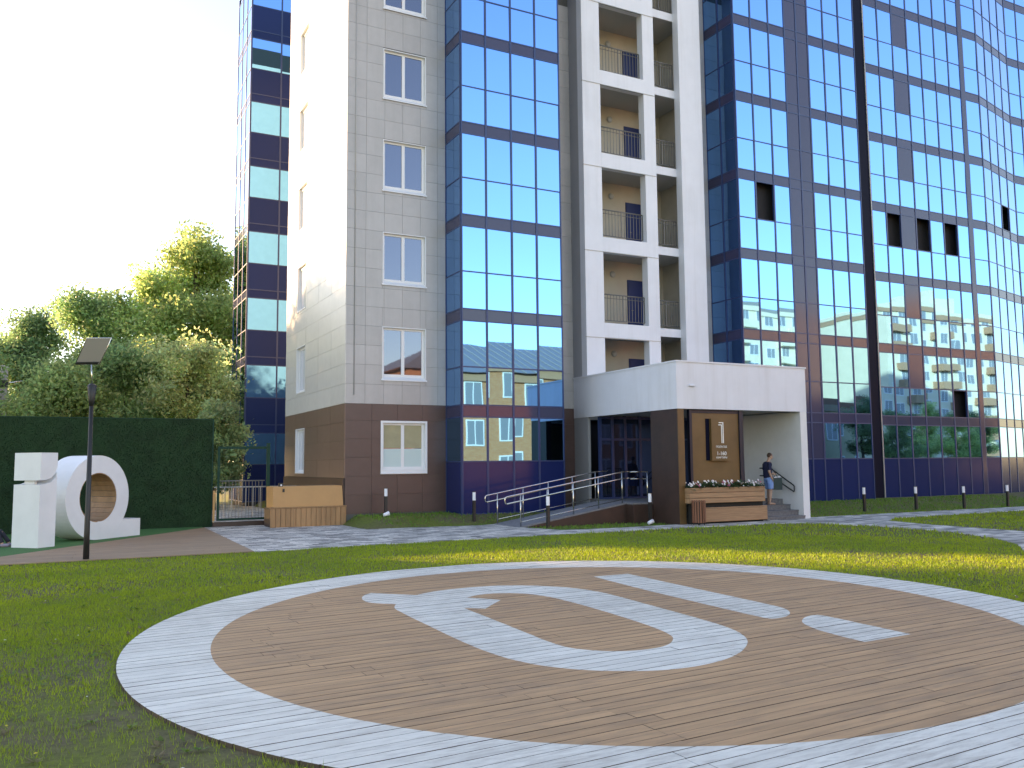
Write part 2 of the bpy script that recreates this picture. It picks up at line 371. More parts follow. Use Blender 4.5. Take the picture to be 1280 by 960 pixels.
# ------------------------------------------------------------------ round deck
KS = .015; th = math.radians(2.5); CX, CY = 6.2, 9.3
cz = .035-KS*(15-(F.x*CX+F.y*CY))
ud = Vector((math.cos(th), math.sin(th), 0)); ud.z = KS*(F.x*ud.x+F.y*ud.y); ud.normalize()
nz = Vector((-KS*F.x, -KS*F.y, 1)).normalized(); vd = nz.cross(ud)
deck = thing('round_deck', (CX, CY, cz), 'round wooden deck with white painted rim and white Q emblem on the lawn', 'deck')
deck.matrix_world = Matrix(((ud.x, vd.x, nz.x, CX), (ud.y, vd.y, nz.y, CY), (ud.z, vd.z, nz.z, cz), (0, 0, 0, 1)))
RO, RI = 5.66, 4.76
def chaikin(P, it=2, keep=60):
    for _ in range(it):
        out = []; n = len(P)
        for k in range(n):
            a, b_, c_ = Vector(P[k-1]), Vector(P[k]), Vector(P[(k+1) % n]); d1 = b_-a; d2 = c_-b_
            if d1.length > 1e-6 and d2.length > 1e-6 and math.degrees(d1.angle(d2)) > keep: out.append(tuple(b_))
            else: out.append(tuple(b_*.75+a*.25)); out.append(tuple(b_*.75+c_*.25))
        P = out
    return P
OUTER = [(-1.88, 3.49), (-2.04, 3.37), (-2.16, 3.14), (-2.22, 2.88), (-2.18, 2.66), (-1.93, 2.4), (-2.05, 2.18), (-2.1, 1.94), (-2.18, .53), (-2.23, -.49), (-2.19, -1.11), (-2.09, -1.49), (-1.95, -1.74), (-1.83, -1.9), (-1.65, -2.08), (-1.45, -2.21), (-1.2, -2.34), (-.92, -2.41), (-.63, -2.41), (-.32, -2.34), (0, -2.21), (.34, -1.96), (.53, -1.76), (.71, -1.44), (.8, -1.12), (.86, -.68), (.93, .23), (1.02, 1.3), (1.03, 1.7), (.9, 2.28), (.61, 2.69), (.25, 2.99), (-.2, 3.15), (-.63, 3.17), (-.99, 3.13), (-1.39, 2.95)]
HOLE = [(-.87, 2.36), (-.56, 2.5), (-.24, 2.42), (0, 2.22), (.17, 1.85), (.2, 1.08), (.13, -.08), (.04, -.83), (-.07, -1.21), (-.2, -1.38), (-.37, -1.52), (-.59, -1.6), (-.92, -1.56), (-1.17, -1.42), (-1.35, -1.18), (-1.43, -.91), (-1.35, .22), (-1.27, 1.63), (-1.05, 1.43), (-.54, 1.92)]
S1 = [(1.85, 3.05), (2.52, 3.0), (2.4, .94), (2.31, -.5), (2.24, -.75), (2.1, -.94), (1.92, -1.07), (1.72, -1.12), (1.6, -1.1), (1.56, -.95), (1.62, .27), (1.72, 1.83)]
S2 = [(1.82, -1.37), (2.0, -1.25), (2.16, -1.2), (2.27, -1.22), (2.3, -1.35), (2.26, -1.97), (2.22, -2.57), (1.46, -2.56), (1.48, -2.22), (1.54, -1.87), (1.62, -1.65), (1.7, -1.5)]
OUTER, HOLE = chaikin(OUTER, 2, 62), chaikin(HOLE, 2, 62); S1, S2 = chaikin(S1, 1, 62), chaikin(S2, 1, 62)
def circ(r, n): return [(r*math.cos(2*math.pi*k/n), r*math.sin(2*math.pi*k/n)) for k in range(n)]
LOOPS = [circ(RI, 140), OUTER, HOLE, S1, S2]
def inside(P, x, y):
    c = False; n = len(P); j = n-1
    for i in range(n):
        xi, yi = P[i]; xj, yj = P[j]
        if (yi > y) != (yj > y) and x < (xj-xi)*(y-yi)/(yj-yi)+xi: c = not c
        j = i
    return c
def painted(x, y):
    r = math.hypot(x, y)
    if r > RI: return True
    if inside(OUTER, x, y) and not inside(HOLE, x, y): return True
    return inside(S1, x, y) or inside(S2, x, y)
part('bearer', MB().prism(circ(RO-.03, 96), -.09, -.035), 'deck_under', deck).location = (0, 0, 0)
# rebuild in local space
bo = [o for o in deck.children][0]; bo.data = MB().prism(circ(RO-.03, 96), -.09, -.035).mesh('bearer', 'deck_under')
PW = .148
def plank_outline(u0, u1, v0, v1):
    # strip clipped by the outer circle
    n = 6; left = []; right = []
    for k in range(n+1):
        v = v0+(v1-v0)*k/n; h = math.sqrt(max(0, RO*RO-v*v)); right.append((min(u1, h), v)); left.append((max(u0, -h), v))
    return right+left[::-1]
def make_plank(u0, u1, v0, v1):
    ol = plank_outline(u0, u1, v0, v1); cl = []
    for p in ol:
        if not cl or math.hypot(p[0]-cl[-1][0], p[1]-cl[-1][1]) > 1e-4: cl.append(p)
    if math.hypot(cl[0][0]-cl[-1][0], cl[0][1]-cl[-1][1]) < 1e-4: cl.pop()
    if len(cl) < 3: return
    ul, uh = min(p[0] for p in cl), max(p[0] for p in cl)
    if uh-ul < .05: return
    vs_ = [Vector(p) for p in cl]; n0 = len(vs_); es = [(k, (k+1) % n0) for k in range(n0)]
    for Lp in LOOPS:
        n = len(Lp)
        for k in range(n):
            a, b_ = Lp[k], Lp[(k+1) % n]
            if max(a[1], b_[1]) < v0-.01 or min(a[1], b_[1]) > v1+.01 or max(a[0], b_[0]) < ul-.01 or min(a[0], b_[0]) > uh+.01: continue
            i = len(vs_); vs_ += [Vector(a), Vector(b_)]; es.append((i, i+1))
    V, E_, Fc, *_ = delaunay_2d_cdt(vs_, es, [], 0, 1e-5)
    mb = MB(); c0 = Vector(((ul+uh)/2, (v0+v1)/2, 0)); top = rnd.uniform(-.0015, .0015)
    mb.v = [(p.x, p.y, top) for p in V]
    for fc in Fc:
        x = sum(V[i].x for i in fc)/len(fc); y_ = sum(V[i].y for i in fc)/len(fc)
        if not inside(cl, x, y_): continue
        q = list(fc); ar = (V[q[1]]-V[q[0]]).cross(V[q[2]]-V[q[0]])
        if ar < 0: q = q[::-1]
        mb.f.append(tuple(q)); mb.mi.append(1 if painted(x, y_) else 0); mb.sm.append(False)
    used = sorted({i for q in mb.f for i in q}); rm = {i: k for k, i in enumerate(used)}; mb.v = [mb.v[i] for i in used]; mb.f = [tuple(rm[i] for i in q) for q in mb.f]
    for k in range(n0):
        a, b_ = cl[k], cl[(k+1) % n0]; pm = painted((a[0]+b_[0])/2, (a[1]+b_[1])/2)
        rim = math.hypot((a[0]+b_[0])/2, (a[1]+b_[1])/2) > RO-.02
        mb.poly([(b_[0], b_[1], top), (a[0], a[1], top), (a[0], a[1], -.035), (b_[0], b_[1], -.035)], 2)
    me = mb.mesh('plank', ['deck_wood', 'deck_paint', 'deck_edge_shade'], c0); o = bpy.data.objects.new('plank', me); COL.objects.link(o); o.parent = deck; o.location = c0
v = -RO+.04; row = 0; JO = [rnd.uniform(-.12, .12) for _ in range(200)]
while v < RO-.08:
    v1 = min(v+PW-.0095, RO-.005); h = math.sqrt(max(0, RO*RO-min(v*v, v1*v1))); hm = math.sqrt(max(0, RO*RO-max(v*v, v1*v1)))
    # board ends step sideways row by row, as on the photographed deck
    base = -3.2+.9*math.sin(row*.115)+.035*((row*7) % 9)-.15+JO[row]*.6
    cuts = [c_ for c_ in (base-3.4, base, base+(2.7 if row % 3 else 3.9), base+(5.6 if row % 2 else 6.6)) if -hm+.15 < c_ < hm-.15]
    us = [-h]+cuts+[h]
    for a, b_ in zip(us[:-1], us[1:]): make_plank(a+.002, b_-.002, v, v1)
    v += PW; row += 1

# ------------------------------------------------------------------ grass blades
rs = np.random.RandomState(11)
def inside_np(P, x, y):
    c = np.zeros(len(x), bool); n = len(P); j = n-1
    for i in range(n):
        xi, yi = P[i]; xj, yj = P[j]
        if yi != yj: c ^= ((yi > y) != (yj > y)) & (x < (xj-xi)*(y-yi)/(yj-yi)+xi)
        j = i
    return c
def blades(n, dlo, dhi, azlo, azhi, hh, ww, keep_bare):
    d = np.sqrt(rs.uniform(dlo**2, dhi**2, n)); az = np.radians(rs.uniform(azlo, azhi, n)); an = alpha-az
    x = d*np.cos(an); y = d*np.sin(an)
    ok = np.hypot(x-CX, y-CY) > RO+.015
    ok &= ~inside_np(PATH, x, y)
    ok &= ~((x < 4.05) & (y > 19.98)) & ~((x > 3) & (x < 8.15) & (y > 27)) & ~((x > 8.1) & (x < 11.7) & (y > 27.45)) & ~((x > 11.6) & (x < 15.7) & (y > 26.15)) & ~((x > 15.5) & (x < 16.85) & (y > 27.4)) & ~((x > 16.7) & (x < 22.3) & (y > 21.3))
    ok &= ~((x > 12.2) & (x < 17) & (y > 23.05) & (y < 25.1)) & ~((x > 22.2) & (y > 25.6))
    x, y, d = x[ok], y[ok], d[ok]
    nz_ = fbm(x*.55+3, y*.55+8); near = np.clip((13-d)/6, 0, 1)
    p = np.clip((nz_-.44)/.18, .07, 1)*near+(1-near)*np.clip((nz_-.15)/.2, .55, 1); ok = rs.rand(len(x)) < p
    x, y, d, nz_, near = x[ok], y[ok], d[ok], nz_[ok], near[ok]; n = len(x); z = gz(x, y)
    h = hh*rs.uniform(.45, 1.25, n)*(.45+.95*fbm(x*2.3+1, y*2.3+5))*(1+.55*np.clip(1-(np.hypot(x-CX, y-CY)-RO)/.14, 0, 1))*(1+.25*(rs.rand(n) < .04)*2); a = rs.uniform(0, 2*np.pi, n); lean = rs.uniform(.1, .75, n)*h; wd = ww*rs.uniform(.6, 1.3, n)
    b_ = rs.uniform(0, 2*np.pi, n)
    V = np.empty((n, 3, 3)); V[:, 0] = np.c_[x+np.cos(a)*wd, y+np.sin(a)*wd, z-.004]; V[:, 1] = np.c_[x-np.cos(a)*wd, y-np.sin(a)*wd, z-.004]; V[:, 2] = np.c_[x+np.cos(b_)*lean, y+np.sin(b_)*lean, z+h]
    t = rs.rand(n); g2 = fbm(x*.9+20, y*.9+2); dry = (rs.rand(n) < .08+.18*np.clip(.5-nz_, 0, 1)*near)
    colr = 1.36*np.c_[.160+.090*t+.16*(g2-.5), .235+.10*t+.13*(g2-.5), .012+.010*t]
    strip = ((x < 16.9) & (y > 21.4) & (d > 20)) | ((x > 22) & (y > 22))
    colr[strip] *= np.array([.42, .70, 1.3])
    colr[dry] = np.array([.19, .16, .06])*rs.uniform(.7, 1.2, (dry.sum(), 1))
    return V.reshape(-1, 3), np.repeat(colr, 3, 0)
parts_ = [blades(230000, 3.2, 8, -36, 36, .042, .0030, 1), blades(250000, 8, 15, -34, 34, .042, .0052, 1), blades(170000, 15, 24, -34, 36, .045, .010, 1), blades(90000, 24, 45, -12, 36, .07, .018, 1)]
def tri_object(name, V, Cc, mt_, parent=None, loc=None, per=3):
    me = bpy.data.meshes.new(name); nV = len(V); nF = nV//per
    me.vertices.add(nV); me.vertices.foreach_set('co', V.astype(np.float32).ravel()); me.loops.add(nV); me.loops.foreach_set('vertex_index', np.arange(nV, dtype=np.int32))
    me.polygons.add(nF); me.polygons.foreach_set('loop_start', np.arange(0, nV, per, dtype=np.int32)); me.polygons.foreach_set('loop_total', np.full(nF, per, np.int32))
    at = me.color_attributes.new('Col', 'FLOAT_COLOR', 'POINT'); at.data.foreach_set('color', np.c_[Cc, np.ones(nV)].astype(np.float32).ravel())
    me.materials.append(M[mt_]); me.update(); me.validate(); return link(name, me, parent, loc)
def weeds():
    V = []; Cc = []
    for k in range(900):
        d_ = math.sqrt(rnd.uniform(3.4**2, 16**2)); an = alpha-math.radians(rnd.uniform(-36, 34)); x, y = d_*math.cos(an), d_*math.sin(an)
        if math.hypot(x-CX, y-CY) < RO+.1 or y > 19.8 or inside(PATH, x, y): continue
        z = float(gz(x, y)); fl_ = rnd.random() < .16; n_ = rnd.randint(5, 9); c_ = np.array([rnd.uniform(.09, .16), rnd.uniform(.17, .25), .03]) if rnd.random() < .7 else np.array([.22, .17, .08])
        for j in range(n_):
            a = rnd.uniform(0, 6.28); l_ = rnd.uniform(.03, .075); w_ = l_*.22; t = np.array([math.cos(a), math.sin(a), rnd.uniform(.15, .7)]); q = np.array([-math.sin(a), math.cos(a), 0])*w_; p = np.array([x, y, z+.01])
            V += [p, p+t*l_*.6+q, p+t*l_, p, p+t*l_, p+t*l_*.6-q]; Cc += [c_]*6
        if fl_:
            p = np.array([x, y, z+rnd.uniform(.05, .09)]); r_ = rnd.uniform(.009, .016); cc = np.array([.75, .6, .05]) if rnd.random() < .5 else np.array([.75, .75, .7])
            for j in range(6):
                a, b_ = j*1.047, (j+1)*1.047; V += [p+[0, 0, .004], p+np.array([math.cos(a), math.sin(a), -.2])*r_, p+np.array([math.cos(b_), math.sin(b_), -.2])*r_]; Cc += [cc]*3
    return np.array(V), np.array(Cc)
parts_.append(weeds())
g = tri_object('grass', np.concatenate([p[0] for p in parts_]), np.concatenate([p[1] for p in parts_]), 'grass_blade')
tag(g, 'short patchy grass of the lawn round the deck', 'grass', None, 'stuff')

# ------------------------------------------------------------------ main building
FH = 3.22; ZB = .30
XA, YA = 8.13, 27.53; XB, XB2, YB = 11.67, 15.575, 26.214; XT, YT, XTR = 16.79, 26.563, 22.43; X2, Y2, X2R = 23.46, 25.76, 30.42
bld = thing('apartment_tower', (XA, YA, 0), 'beige and brown apartment tower with blue mirrored bays and white balcony stack', 'building')
TOP = 24.2
# added dark mass behind the skins: stops light leaks, stands for dark rooms
core = MB(); g_ = .22
core.box(XA+g_, XT+.05, YA+g_, 35.95, 0, TOP+1); core.box(XT+.05, XTR-.05, 29.05, 35.95, 0, TOP+1); core.box(XTR-.05, 40, YA+g_, 35.95, 0, TOP+1); core.box(XB+g_, XB2-g_, YB+g_, YA+.3, 0, TOP+1)
core.box(X2+.42, X2R-.02, Y2+.42, YA+.3, 0, TOP+3); core.box(7.72, 22, 42.15, 45.5, 0, TOP+6)
part('light_block_core', core, 'core', bld)
part('end_wall', MB().box(XA-.02, 40, 35.951, 36.0, 0, TOP), 'beige_side', bld)
def tile_wall(holes, a0, a1, z0, z1, da, dz, place, mat_, name, parent, th_=.03, gap=.007):
    z = z0
    while z < z1-.02:
        ze = min(z+dz, z1); a = a0
        while a < a1-.02:
            ae = min(a+da, a1); rects = [(a, ae, z, ze)]
            for h in holes: rects = [q for r in rects for q in cut(r, h)]
            for r in rects:
                place(name, r, mat_, parent, th_, gap)
            a = ae
        z = ze
def front_tile(yw):
    def p(name, r, mat_, parent, th_, gap):
        piece(name, (r[1]-r[0]-gap, th_, r[3]-r[2]-gap), mat_, parent, ((r[0]+r[1])/2, yw-th_/2+rnd.uniform(-.001, .001), (r[2]+r[3])/2), rot=(rnd.gauss(0, .0012), 0, rnd.gauss(0, .0012)))
    return p
def side_tile(xw):
    def p(name, r, mat_, parent, th_, gap):
        piece(name, (th_, r[1]-r[0]-gap, r[3]-r[2]-gap), mat_, parent, (xw-th_/2+rnd.uniform(-.001, .001), (r[0]+r[1])/2, (r[2]+r[3])/2), rot=(0, rnd.gauss(0, .0012), rnd.gauss(0, .0012)))
    return p
# front beige wall with a column of windows
WX0, WX1 = 9.36, 10.92
wins = [(1.63, 3.33)]+[(4.71+FH*k, 6.52+FH*k) for k in range(0, 6)]
holes = [(WX0, WX1, a, b_) for a, b_ in wins]
def wallbox(mb, a0, a1, z0, z1, hs, fn):
    zs = sorted({z0, z1, *[h[2] for h in hs if z0 < h[2] < z1], *[h[3] for h in hs if z0 < h[3] < z1]}); as_ = sorted({a0, a1, *[h[0] for h in hs], *[h[1] for h in hs]})
    for i in range(len(zs)-1):
        for j in range(len(as_)-1):
            ca, cz_ = (as_[j]+as_[j+1])/2, (zs[i]+zs[i+1])/2
            if any(h[0] < ca < h[1] and h[2] < cz_ < h[3] for h in hs): continue
            fn(mb, as_[j], as_[j+1], zs[i], zs[i+1])
mbw = MB(); wallbox(mbw, XA+.002, XB+.2, 0, TOP, holes, lambda m_, a, b_, c, d: m_.box(a, b_, YA+.004, YA+.098, c, d))
fwall = part('front_wall', mbw, 'joint', bld)
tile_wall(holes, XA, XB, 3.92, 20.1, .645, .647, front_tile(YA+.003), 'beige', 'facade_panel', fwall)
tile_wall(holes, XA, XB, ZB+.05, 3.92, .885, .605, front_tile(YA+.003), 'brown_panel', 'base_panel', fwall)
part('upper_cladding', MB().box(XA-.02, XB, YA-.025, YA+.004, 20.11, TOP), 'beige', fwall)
part('plinth', MB().box(XA+.01, XB-.01, YA-.02, YA, 0, ZB+.045), 'joint', fwall)
def window(a0, a1, z0, z1, yw, low):
    fr = MB(); d = .16
    fr.box(a0, a0+.03, yw-.035, yw+d, z0, z1).box(a1-.03, a1, yw-.035, yw+d, z0, z1).box(a0+.03, a1-.03, yw-.035, yw+d, z1-.03, z1)
    y0, y1 = yw+.075, yw+.14; b0, b1, c0, c1 = a0+.03, a1-.03, z0+.14, z1-.03
    fr.box(b0, b0+.07, y0, y1, c0, c1).box(b1-.09, b1, y0, y1, c0, c1).box(b0+.07, b1-.09, y0, y1, c1-.07, c1).box(b0+.07, b1-.09, y0, y1, c0, c0+.08)
    mid = (b0+b1)/2-.02; fr.box(mid-.055, mid+.055, y0-.006, y1, c0+.08, c1-.07)
    if low: fr.box(a0-.04, a1+.04, yw-.05, yw-.012, z0-.02, z0+.13).box(a0-.04, a0+.03, yw-.05, yw-.036, z0+.13, z1+.04).box(a1-.03, a1+.04, yw-.05, yw-.036, z0+.13, z1+.04).box(a0+.03, a1-.03, yw-.05, yw-.036, z1-.03, z1+.04)
    wo = part('window', fr, 'pvc', bld, ((a0+a1)/2, yw, z0))
    part('sill', MB().hexa([(a0-.03, yw-.07, z0-.01), (a1+.03, yw-.07, z0-.01), (a1+.03, yw+.075, z0+.08), (a0-.03, yw+.075, z0+.08)], [(a0-.03, yw-.07, z0+.02), (a1+.03, yw-.07, z0+.02), (a1+.03, yw+.075, z0+.14), (a0-.03, yw+.075, z0+.14)]), 'pvc', wo)
    for p0, p1 in ((b0+.07, mid-.055), (mid+.055, b1-.09)):
        po = part('pane', MB().box(p0, p1, yw+.10, yw+.112, c0+.08, c1-.07), 'glass_clear', wo, ((p0+p1)/2, yw+.106, (c0+c1)/2)); po.rotation_euler = (rnd.gauss(0, .002), 0, rnd.gauss(0, .002))
        if low:
            part('blind', MB().box(p0, p1, yw+.088, yw+.096, c0+.08+.62, c1-.07), 'blind', wo); part('frosted_film', MB().box(p0, p1, yw+.086, yw+.096, c0+.08, c0+.68), 'roller', wo)
    return wo
for k, (z0, z1) in enumerate(wins): window(WX0, WX1, z0, z1, YA, k == 0)
# side wall facing the sun
YS1 = 35.98
sh = [(32.78, 34.15, a, b_) for a, b_ in wins]
mbw = MB(); wallbox(mbw, YA+.1, YS1, 0, TOP, sh, lambda m_, a, b_, c, d: m_.box(XA+.004, XA+.098, a, b_, c, d))
swall = part('side_wall', mbw, 'joint', bld)
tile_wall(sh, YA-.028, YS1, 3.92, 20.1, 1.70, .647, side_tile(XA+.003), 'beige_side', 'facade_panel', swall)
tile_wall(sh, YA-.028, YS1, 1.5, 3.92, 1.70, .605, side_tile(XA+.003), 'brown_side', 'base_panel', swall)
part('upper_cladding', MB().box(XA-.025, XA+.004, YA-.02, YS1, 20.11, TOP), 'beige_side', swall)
part('plinth', MB().box(XA-.06, XA+.002, YA+.01, YS1, 0, 1.49), 'cor_brown', swall)
for k, (z0, z1) in enumerate(wins):
    fr = MB(); a0, a1 = 32.78, 34.15; fr.box(XA-.035, XA+.16, a0, a0+.03, z0, z1).box(XA-.035, XA+.16, a1-.03, a1, z0, z1).box(XA-.035, XA+.16, a0+.03, a1-.03, z1-.03, z1).box(XA-.045, XA+.16, a0+.03, a1-.03, z0-.01, z0+.04)
    fr.box(XA+.08, XA+.14, a0+.03, a0+.12, z0+.04, z1-.03).box(XA+.08, XA+.14, a1-.12, a1-.03, z0+.04, z1-.03).box(XA+.08, XA+.14, a0+.12, a1-.12, z0+.04, z0+.13).box(XA+.08, XA+.14, a0+.12, a1-.12, z1-.12, z1-.03)
    wo = part('window', fr, 'pvc', bld, (XA, (a0+a1)/2, z0)); part('pane', MB().box(XA+.10, XA+.112, a0+.12, a1-.12, z0+.13, z1-.12), 'side_pane', wo)
# lightning conductor on the front wall
part('down_conductor', MB().tube([(8.40, YA-.05, 4.2), (8.40, YA-.05, TOP)], .012, 6), 'rail_grey', fwall)

# ------------------------------------------------------------------ glazed bays
SP0, SP1, TR = 3.47, 3.87, 5.14
def glaze(root, P0, ang, cols, zmin_floor, nfl, skip=(), grey=(), name='glazed_bay', base_lo=.24, wide=(), zcap=1e9, blind='spandrel'):
    """cols: list of stations along the face (m); face starts at P0 and runs along ang; outward normal is to the right of the run"""
    P0 = Vector((P0[0], P0[1], 0)); d = Vector((math.cos(ang), math.sin(ang), 0)); n = Vector((d.y, -d.x, 0)); rz = ang
    fr = MB()
    def bar(a0, a1, z0, z1, o0, o1):
        b4 = [P0+d*a0+n*o0+U*z0, P0+d*a1+n*o0+U*z0, P0+d*a1+n*o1+U*z0, P0+d*a0+n*o1+U*z0]
        fr.hexa([b4[3], b4[2], b4[1], b4[0]], [p+U*(z1-z0) for p in (b4[3], b4[2], b4[1], b4[0])])
    ztop = SP1+FH*nfl
    for i, a in enumerate(cols):
        hw = .036 if 0 < i < len(cols)-1 else .045
        lo, hi = a-hw, a+hw
        if i == 0: lo = a
        if i == len(cols)-1: hi = a
        bar(lo, hi, base_lo, ztop, -.06, .028)
    zs = [base_lo+.04, 2.0]+[z for k in range(nfl+1) for z in (SP0+FH*k, SP1+FH*k, TR+FH*k) if z < ztop+.01]
    for z in zs: bar(cols[0]+.045, cols[-1]-.045, z-.022, z+.022, -.06, .018)
    bay = part(name, fr, 'navy_frame', root)
    def pn(nm, a0, a1, z0, z1, mt_, jit):
        c = P0+d*((a0+a1)/2)+U*((z0+z1)/2); o = piece(nm, (a1-a0-.05, .012, z1-z0-.03), mt_, bay, c)
        o.rotation_euler = (rnd.gauss(0, jit), 0, rz+rnd.gauss(0, jit)); return o
    for i in range(len(cols)-1):
        a0, a1 = cols[i], cols[i+1]
        if i in wide:
            pn('spandrel_panel', a0, a1, base_lo+.04, ztop, 'spandrel', .0005); continue
        pn('base_panel', a0, a1, base_lo+.04, 2.0, 'navy_base', .001)
        segs = [(2.0, SP0, 0, 'lo')]
        for k in range(nfl):
            pn('spandrel_panel', a0, a1, SP0+FH*k, SP1+FH*k, blind, .001)
            segs += [(SP1+FH*k, TR+FH*k, k+1, 'a'), (TR+FH*k, SP0+FH*(k+1), k+1, 'b')]
        for z0, z1, k, w_ in segs:
            if z0 > zcap: continue
            if (i, k, w_) in skip: continue
            if i in grey and grey[i] in ('*', w_): pn('spandrel_panel', a0, a1, z0, z1, blind, .001); continue
            pn('pane', a0, a1, z0, z1, 'glass', .0036)
    return bay
# first bay: front, and its left cheek
glaze(bld, (XB, YB), 0, [0, .94, 1.92, 2.90, XB2-XB], 0, 5)
glaze(bld, (XB, YA), -math.pi/2, [0, YA-YB-.0], 0, 5)
part('bay_cheek', MB().box(XB2-.10, XB2-.03, YB+.07, YA, 0, TOP), 'navy_frame', bld)
# second bay: left cheek (two lights), front (3 + 2 blind + 3)
glaze(bld, (X2, YA), -math.pi/2, [0, .88, YA-Y2], 0, 6)
glaze(bld, (X2, Y2), 0, [0, .93, 1.91, 2.80, 3.47, 4.13, 5.06, 6.01, X2R-X2], 0, 6, skip={(1, 4, 'a')} if False else {(1, 3, 'b')}, grey={3: '*', 4: '*'})
# glazed bay behind the side wall, seen past the corner
glaze(bld, (7.57, 42.0), 0, [0, 1.45, 2.9], 0, 7, grey={0: 'a', 1: 'a'}, blind='navy_matte')
glaze(bld, (7.57, 45.6), -math.pi/2, [0, 1.2, 2.4, 3.6], 0, 7)
# beige strips between bays and balcony stack
stw = part('link_wall', MB().box(XB2-.02, XT+.05, YA+.004, YA+.098, 0, TOP).box(XTR-.05, X2+.05, YA+.004, YA+.098, 0, TOP), 'joint', bld)
tile_wall([], XB2, XT, 3.92, 19.45, 1.22, .647, front_tile(YA+.003), 'beige', 'link_panel', stw)
tile_wall([], XTR+.01, X2, 3.92, 21.4, 1.03, .647, front_tile(YA+.003), 'beige', 'link_panel', stw)
tile_wall([], XB2, XT, .3, 3.92, 1.22, .605, front_tile(YA+.003), 'brown_panel', 'base_panel', stw)

# ------------------------------------------------------------------ white balcony stack
C1, C2, C3, C4 = 17.58, 19.58, 20.11, 21.34
st = MB(); FZ_ROOF = 4.9
st.box(XT, C1, YT, YT+.35, FZ_ROOF, TOP).box(C2, C3, YT, YT+.35, 5.02, TOP).box(C4, XTR, YT, YT+.35, .64, TOP)
for k in range(6): st.box(C1, C2, YT-.004, YT+.30, 6.51+FH*k, 7.05+FH*k)
frame = part('balcony_frame', st, 'white_metal', bld)
for k in range(6):
    z = 7.05+FH*k; part('flashing', MB().box(XT-.015, C3+.01, YT-.022, YT+.05, z-.57, z-.55), 'rail_grey', frame)
part('stack_side', MB().box(XT+.001, XT+.10, YT+.351, YA+1.7, .3, TOP).box(XT+.001, XT+.10, YT+.01, YT+.351, .3, FZ_ROOF), 'tower_side', bld)
part('stack_side', MB().box(XTR-.10, XTR-.001, YT+.35, YA+1.7, .3, TOP), 'tower_side', bld)
YBK = 28.8
part('recess_wall', MB().box(XT+.1, XTR-.1, YBK, YBK+.2, 3.6, TOP), 'warm_wall', bld)
part('recess_wall', MB().box(22.0, 22.1, YT+.352, YBK, 3.6, TOP), 'recess_side', bld)
for k in range(6):
    z = 7.05+FH*k; part('floor_slab', MB().prism([(XT+.1, YT+.31), (C2+.2, YT+.31), (C2+.2, YT+.37), (21.99, YT+.37), (21.99, YBK-.001), (XT+.101, YBK-.001)], z-.26, z-.005), 'slab', bld)
    part('slab_edge', MB().box(C3-.01, C4+.01, YT+.32, YT+.365, z-.30, z+.02), 'white_metal', bld)
def railing(x0, x1, y0, z, n, gate=None):
    mb = MB(); mb.tube([(x0, y0, z+1.12), (x1, y0, z+1.12)], .024, 6); mb.tube([(x0, y0, z+.14), (x1, y0, z+.14)], .015, 6); mb.tube([(x0, y0, z+.98), (x1, y0, z+.98)], .012, 6)
    for k in range(n+1):
        x = x0+(x1-x0)*k/n; mb.tube([(x, y0, z+.14), (x, y0, z+1.12)], .022 if k in (0, n, n//2) else .011, 5)
    return part('balcony_railing', mb, 'rail_dark', bld)
for k in range(-1, 6):
    z = 7.05+FH*k
    if k >= 0:
        railing(C1+.02, C2-.02, YT+.24, z, 14); railing(C3+.02, C4-.02, YT+.42, z, 10)
    dr = part('balcony_door', MB().box(20.18, 21.12, YBK-.04, YBK-.001, z, z+2.26).box(20.22, 21.08, YBK-.06, YBK-.041, z+.05, z+2.20), 'blue_door', bld)
    part('door_handle', MB().tube([(20.31, YBK-.07, z+1.0), (20.31, YBK-.11, z+1.0), (20.43, YBK-.11, z+1.0)], .012, 6), 'steel', dr)
    part('wall_lamp', MB().ball((19.46, YBK-.05, z+2.42), .13, .07, .13, 14), 'grey_plaster', bld)
    part('pipe', MB().tube([(21.93, YT+.75, z), (21.93, YT+.75, z+FH-.27)], .05, 8), 'grey_plaster', bld)

# ------------------------------------------------------------------ entrance porch
YC = 21.42; XR = 22.19
porch = thing('entrance_porch', (XT, YC, 0), 'white flat-roofed entrance porch with brown corner pillar and steps', 'porch')
FZ0, FZ1 = 3.56, 5.01
fa = MB()
fa.box(XT-.02, XR, YC, YC+.12, FZ0, FZ1).box(XT-.02, XT+.10, YC+.12, YA-.03, FZ0, FZ1).box(XR-.12, XR, YC+.12, YT-.01, FZ0, FZ1)
fas = part('fascia', fa, 'white_metal', porch)
ca = MB(); ca.box(XT-.05, XR+.03, YC-.03, YC+.15, FZ1, FZ1+.05).box(XT-.05, XT+.15, YC+.15, YA-.04, FZ1, FZ1+.05).box(XR-.15, XR+.03, YC+.15, YT-.02, FZ1, FZ1+.05)
ca.box(XT-.028, XT-.02, YC, YA-.04, FZ1-.13, FZ1-.118)
part('coping', ca, 'white_metal', fas)
part('ceiling', MB().box(XT+.12, XR-.12, YC+.12, YT-.01, FZ0+.03, FZ0+.10), 'slab', porch)
part('roof', MB().box(XT+.12, XR-.12, YC+.12, YT-.01, FZ1-.3, FZ1-.2), 'slab', porch)
part('pillar', MB().box(XT, XT+.03, YC+.03, 22.82, 0, FZ0-.003).box(XT+.03, XT+.235, YC+.2, 22.81, 0, FZ0-.003), 'cor_brown', porch)
part('pillar_front', MB().box(XT-.002, XT+.235, YC+.002, YC+.03, 0, FZ0-.003), 'cor_orange', porch)
side = part('side_wall', MB().box(21.90, XR-.003, YC+.004, YT-.01, 0, FZ0-.003), 'white_plaster', porch)
